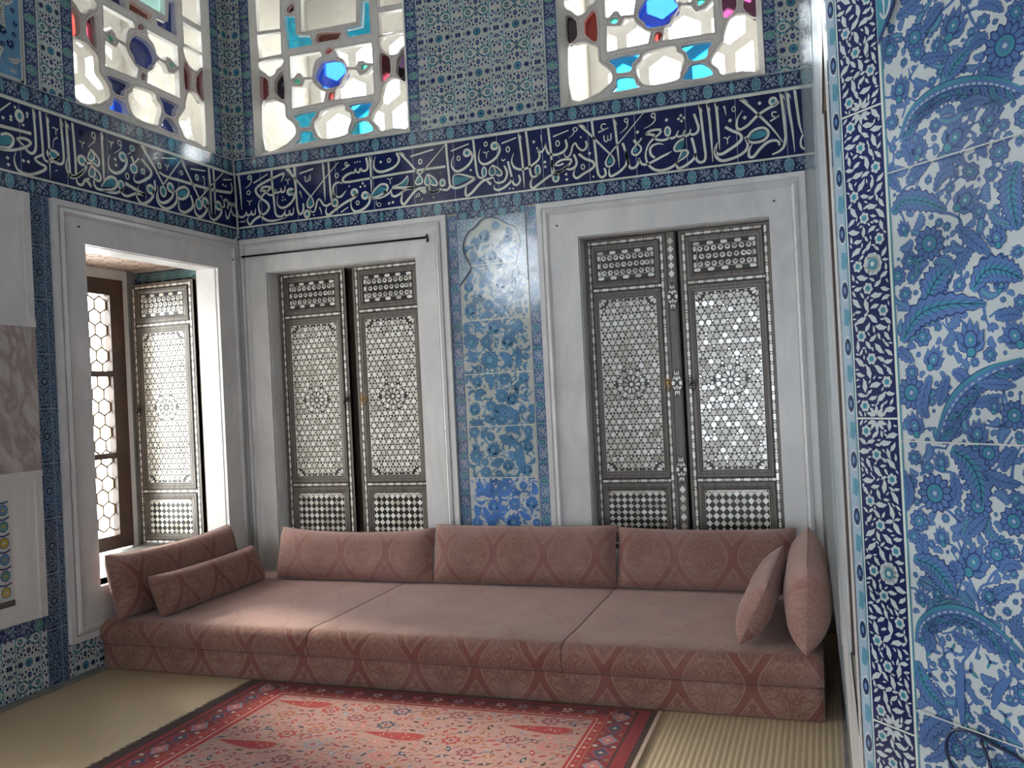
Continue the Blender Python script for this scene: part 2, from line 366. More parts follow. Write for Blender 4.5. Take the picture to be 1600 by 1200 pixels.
# ------------------------------------------------------------------ tile patterns
def scatter(rnd, a0, a1, b0, b1, sizes, tries=60, taken=None):
    out = []; tk = taken if taken is not None else []
    for r in sizes:
        for _ in range(tries):
            x, y = rnd.uniform(a0 + r, a1 - r), rnd.uniform(b0 + r, b1 - r)
            if all((x - p) ** 2 + (y - q) ** 2 > (r + s) ** 2 for p, q, s in tk):
                tk.append((x, y, r)); out.append((x, y, r)); break
    return out
def flower(p, x, y, r, n, petal, heart, l, ph=0):
    for k in range(n):
        a = 2 * PI * k / n + ph; p.disc(x + r * .62 * math.cos(a), y + r * .62 * math.sin(a), r * .40, petal, l, 6)
    p.disc(x, y, r * .5, heart, l + 1, 8)
def sprig(p, x, y, r, a, mat, l):
    c, s = math.cos(a), math.sin(a); P = lambda u, w: (x + r * (u * c - w * s), y + r * (u * s + w * c))
    p.poly([P(-1, 0), P(-.3, -.42), P(.5, -.34), P(1.05, .12), P(.45, .2), P(-.2, .38)], mat, l)
def border_tile(L, w, seed, ground=t_navy, white=t_pale, med=t_mturq):
    p = Pat(); rn = random.Random(seed); h = w / 2
    p.poly([(-L / 2, -h), (L / 2, -h), (L / 2, h), (-L / 2, h)], ground, 0)
    for k in range(2):
        p.poly([(-L / 2, (-h, h - w * .06)[k]), (L / 2, (-h, h - w * .06)[k]), (L / 2, (-h + w * .06, h)[k]), (-L / 2, (-h + w * .06, h)[k])], t_field, 1)
    tk = []
    def lob(x, y, rx, ry, n, mat, l):
        p.poly([(x + rx * (1 + .1 * math.cos(n * a)) * math.cos(a), y + ry * (1 + .1 * math.cos(n * a)) * math.sin(a)) for a in [2 * PI * k / 32 for k in range(32)]], mat, l)
    for x in (0,):
        lob(x, 0, L * .10, h * .84, 8, white, 1); lob(x, 0, L * .088, h * .74, 8, med, 2); p.star(x, 0, L * .02, L * .055, 6, t_pale, 3); p.disc(x, 0, L * .015, t_line, 4, 6); tk.append((x, 0, L * .115))
    for sx in (-1, 1):
        p.poly([(sx * L * .5, -h * .75), (sx * L * .44, -h * .4), (sx * L * .455, 0), (sx * L * .44, h * .4), (sx * L * .5, h * .75)], med, 2); tk.append((sx * L * .5, 0, L * .05))
        for x, y, r in ((.21, .45, .034), (.33, -.4, .036), (.23, -.55, .028), (.36, .5, .030), (.28, .02, .030), (.415, -.02, .022)):
            flower(p, sx * x * L, y * h, r * L, 6, white, t_field, 2); tk.append((sx * x * L, y * h, r * L))
        p.stroke([(sx * L * .13, -h * .5), (sx * L * .2, -h * .1), (sx * L * .3, h * .35), (sx * L * .4, h * .05)], [.005 * L * 3], white, 1)
        p.stroke([(sx * L * .14, h * .7), (sx * L * .26, h * .75), (sx * L * .3, h * .3), (sx * L * .40, -h * .55)], [.004 * L * 3], white, 1)
    for x, y, r in scatter(rn, -L / 2, L / 2, -h * .9, h * .9, [L * .022] * 14 + [L * .014] * 16, 30, tk): sprig(p, x, y, r, rn.uniform(0, 6), white, 2)
    return p
def lattice_tile(T, turq=t_turq, blue=t_line, ground=t_cream):
    p = Pat(); h = T / 2; s = T / .28
    p.poly([(-h, -h), (h, -h), (h, h), (-h, h)], ground, 0)
    W = [.0050 * s]
    for sx in (-1, 1):
        for sy in (-1, 1):
            q = lambda *a: [(sx * x * s, sy * y * s) for x, y in a]
            p.stroke(q((0, .14), (.028, .112), (.06, .105), (.088, .122), (.094, .14)), [.009 * s, .011 * s, .007 * s], turq, 1)
            p.stroke(q((.0, .14), (.02, .12), (.045, .09), (.06, .07)), [.004 * s], blue, 1)
            p.stroke(q((.085, .12), (.098, .098), (.085, .08), (.1, .058), (.088, .04), (.1, .02)), [.009 * s, .006 * s, .008 * s, .004 * s], turq, 1)
            p.stroke(q((.03, .022), (.05, .045), (.075, .03), (.085, .005)), [.003 * s], t_green, 1)
            p.stroke(q((.14, .02), (.118, .04), (.12, .07), (.14, .09)), [.0035 * s], t_green, 1)
            for x, y, r in ((.026, .052, .008), (.052, .062, .009), (.033, .082, .0075), (.072, .052, .007), (.112, .09, .008), (.12, .115, .009), (.105, .035, .0075), (.125, .008, .007), (.03, .112, .006), (.074, .078, .006), (.118, .055, .006), (.095, .005, .006), (.075, .098, .007)):
                a, b = q((x, y))[0]; p.disc(a, b, r * s, blue, 2, 7, r * s * 1.25)
            a, b = q((.057, .14))[0]; p.disc(a, b, .018 * s, blue, 1, 10); p.disc(a, b, .013 * s, t_green, 2, 8)
            a, b = q((.14, .052))[0]; p.disc(a, b, .014 * s, blue, 2, 8, .017 * s); p.disc(a, b, .006 * s, t_mid, 3, 6)
        p.disc(0, sx * .075 * s, .015 * s, blue, 2, 8, .019 * s); p.disc(0, sx * .075 * s, .007 * s, t_mid, 3, 6)
        p.star(sx * .062 * s, 0, .014 * s, .025 * s, 8, blue, 2); p.disc(sx * .062 * s, 0, .008 * s, t_navy, 3, 7)
        p.disc(sx * .14 * s, 0, .017 * s, blue, 2, 8); p.disc(0, sx * .118 * s, .008 * s, blue, 2, 6, .012 * s); p.disc(0, sx * .045 * s, .006 * s, blue, 2, 6)
        p.disc(sx * .14 * s, .1 * s, .013 * s, t_mid, 2, 8); p.disc(sx * .14 * s, -.1 * s, .013 * s, t_mid, 2, 8)
    p.disc(0, 0, .028 * s, blue, 1, 12); p.disc(0, 0, .024 * s, turq, 2, 12); p.star(0, 0, .007 * s, .014 * s, 6, t_line, 3)
    return p
def strip_tile(w, L, seed, ground, white, heart, big):      # long border tile, length along y
    p = Pat(); rn = random.Random(seed); tk = []
    p.poly([(0, 0), (w, 0), (w, L), (0, L)], ground, 0)
    k = w / .053
    for (x, y) in ((.6, .5),):
        flower(p, x * w, y * L, .0125 * k, 10, white, heart, 2); p.disc(x * w, y * L, .003 * k, white, 4, 6); tk.append((x * w, y * L, .0135 * k))
    for y in (0, L):
        x = .5 * w; tk.append((x, y, .012 * k))
        sg = 1 if y == 0 else -1
        for a in (.35, .9, 1.57, 2.24, 2.8): sprig(p, x + .008 * k * math.cos(a), y + sg * (.001 * k + .007 * k * math.sin(a)), .006 * k, sg * a, white, 2)
    nf = int(14 * L / .333 / k)
    for i in range(nf):
        y = (i + .5) / nf * L; x = w * (.22, .80, .45)[i % 3]
        r = .0066 * k
        if all((x - a) ** 2 + (y - b) ** 2 > (r + c) ** 2 for a, b, c in tk):
            flower(p, x, y, r, 6, white, heart, 2, i); tk.append((x, y, r * 1.1))
    for x, y, r in scatter(rn, .02 * w, .98 * w, 0, L, [.0060 * k] * int(30 * L / .333 / k) + [.0046 * k] * int(110 * L / .333 / k) + [.0032 * k] * int(170 * L / .333 / k) + [.0021 * k] * int(170 * L / .333 / k), 60, tk):
        sprig(p, x, y, r * 1.35, rn.choice((0, .8, 1.6, 2.4, 3.6, 5.2)) + rn.uniform(-.3, .3), white if r > .004 * k or big else heart, 2)
    return p
def tiles_row(mb, F, h, pats, a0, a1, b0, b1, L, rot=False, off=0, grout=.0022, along_b=False):
    """repeat border tiles along a (or along b) with clipping"""
    i = 0
    if not along_b:
        w = b1 - b0; x = a0 - off
        while x < a1 - .002:
            q = pats[i % len(pats)]; lo, hi = max(a0, x + grout / 2), min(a1, x + L - grout / 2)
            if hi - lo > .004: q.emit(mb, F, h, x + L / 2, (b0 + b1) / 2, clip=(lo, hi, b0, b1))
            x += L; i += 1
    else:
        y = b0 - off
        while y < b1 - .002:
            q = pats[i % len(pats)]; lo, hi = max(b0, y + grout / 2), min(b1, y + L - grout / 2)
            if hi - lo > .004: q.emit(mb, F, h, (a0 + a1) / 2, y + L / 2, rot=True, clip=(a0, a1, lo, hi))
            y += L; i += 1
def tiles_grid(mb, F, h, pat, a0, a1, b0, b1, T, oa=0, ob=0, grout=.0018):
    i0 = math.floor((a0 - oa) / T); j0 = math.floor((b0 - ob) / T); i = i0
    while oa + i * T < a1:
        j = j0
        while ob + j * T < b1:
            c = (max(a0, oa + i * T + grout / 2), min(a1, oa + (i + 1) * T - grout / 2), max(b0, ob + j * T + grout / 2), min(b1, ob + (j + 1) * T - grout / 2))
            if c[1] - c[0] > .003 and c[3] - c[2] > .003: pat.emit(mb, F, h, oa + (i + .5) * T, ob + (j + .5) * T, clip=c)
            j += 1
        i += 1
BT = [border_tile(.285, .095, k) for k in (1, 2)]
BT2 = [border_tile(.25, .07, 5, t_blue, t_white, t_turq)]
BTU = [border_tile(.285, .085, 9, t_line, t_pale, t_green)]
LT = lattice_tile(.275); LT2 = lattice_tile(.24, t_turq, t_navy, t_white)
def patch(name, parent, draw, F, a0, a1, b0, b1, h=.005):
    mb = MB(); mb.fbox(F, a0, a1, b0, b1, 0, h, t_grout); draw(mb, h); return mb.build(name, parent)
def parse(s):
    out = []
    for e in s.split(';'):
        k, p = e.split(':'); pts = [tuple(float(v) / 1000 for v in q.split(',')) for q in p.split()]
        out.append((k[0], [float(v) for v in k[1:].split(',') if v], pts))
    return out
def draw_letters(data, p, xs=1.0):
    for t, w, pts in data:
        w = [v / 1000 for v in w]
        if t in 'sp': p.stroke(pts, [v * xs for v in (w if len(w) > 1 else w * 2)], t_letter, 4, t == 's')
        elif t == 'd':
            (x, y), d = pts[0], w[0] * .62; p.poly([(x - d * xs, y - d * .15), (x + d * .15, y - d), (x + d * xs, y + d * .15), (x - d * .15, y + d)], t_letter, 4)
        elif t in 'oO':
            x, y = pts[0]
            p.disc(x, y, w[0], t_turq, 2, 14, w[1]) if (t == 'O' or w[0] > .014) else None
            p.ring(x, y, w[0], w[1], w[2], t_letter, 4)
        elif t == 'f': p.poly(cspline(pts), t_turq, 2)

# ------------------------------------------------------------------ walls
def wall(name, F, a0, a1, b0, b1, layers, mat=plaster):
    mb = MB()
    for h0, h1, ops in layers:
        A = sorted({a0, a1} | {min(max(v, a0), a1) for o in ops for v in o[:2]}); B = sorted({b0, b1} | {v for o in ops for v in o[2:]})
        for i in range(len(A) - 1):
            for j in range(len(B) - 1):
                ca, cb = (A[i] + A[i + 1]) / 2, (B[j] + B[j + 1]) / 2
                if not any(o[0] < ca < o[1] and o[2] < cb < o[3] for o in ops): mb.fbox(F, A[i], A[i + 1], B[j], B[j + 1], h1, h0, mat)
    return tag(mb.build(name), kind='structure')
ZT = 5.2
W2 = (-3.78, -2.575, .45, 2.455); W3 = (-1.425, -.246, .45, 2.465); W1 = (3.975, 5.16, .48, 2.48)
U5 = (-3.84, -2.58, 3.315, 4.78); U6 = (-1.49, -.23, 3.315, 4.78); U4 = (3.972, 5.218, 3.315, 4.78)
W7 = (1.25, 2.38, .48, 2.48); U7 = (1.25, 2.38, 3.315, 4.78)
wall_back = wall('wall_back', FB, XL - .95, XR + .3, -.02, ZT, [(0, -.25, [W2, W3, U5, U6]), (-.25, -.85, [U5, U6])])
wall_left = wall('wall_left', FL, 1.05, YB, -.02, ZT, [(0, -.16, [W1, U4, W7, U7]), (-.16, -.86, [(3.85, 5.30, .48, 2.56), U4, W7, U7]), (-.86, -.95, [(3.99, 5.15, .48, 2.46), U4, W7, U7])])
wall_right = wall('wall_right', FR, -YB, -YP, -.02, ZT, [(0, -.12, [(-1.95, -1.5, .92, 2.05)]), (-.12, -.3, [])])
mb = MB(); mb.prism(FP, [(0, -.02), (1.9, -.02), (1.9, ZT), (0, ZT)], -.2, 0, plaster)
wall_pier = tag(mb.build('wall_right_pier'), kind='structure')
mb = MB()   # room behind the camera: far pier, side walls, rear wall with openings to daylight
q = [(XL, 1.05), (XL - 1.3, -.25)]
mb.hexa([(q[0][0], q[0][1], -.02), (q[1][0], q[1][1], -.02), (q[1][0] - .2, q[1][1] + .2, -.02), (q[0][0] - .2, q[0][1] + .2, -.02)],
        [(q[0][0], q[0][1], ZT), (q[1][0], q[1][1], ZT), (q[1][0] - .2, q[1][1] + .2, ZT), (q[0][0] - .2, q[0][1] + .2, ZT)], t_pale)
mb.box((-7.2, -6, -.02), (-7, -.1, ZT), t_pale); mb.box((4.4, -6, -.02), (4.6, -.1, ZT), t_pale); mb.box((-7.2, -.1, -.02), (-5.33, .1, ZT), t_pale)
mb.box((1.3, -.1, -.02), (4.6, .1, ZT), t_pale)
tag(mb.build('wall_side'), kind='structure')
FRR = frame_fn((0, -6, 0), (-1, 0, 0), (0, 0, 1), (0, 1, 0))
ROP = [(.75, 1.75, .02, 2.4), (5.2, 6.4, 3.4, 4.7)]
wall_rear = wall('wall_rear', FRR, -4.6, 7.2, -.02, ZT, [(0, -.3, ROP)], t_pale)
mb = MB(); mb.box((-7.2, -6.3, -.14), (4.6, YB, -.012), stone); tag(mb.build('floor'), kind='structure')
mb = MB(); mb.box((-7.2, -6.3, ZT), (4.6, YB + .85, ZT + .15), plaster); tag(mb.build('ceiling'), kind='structure')

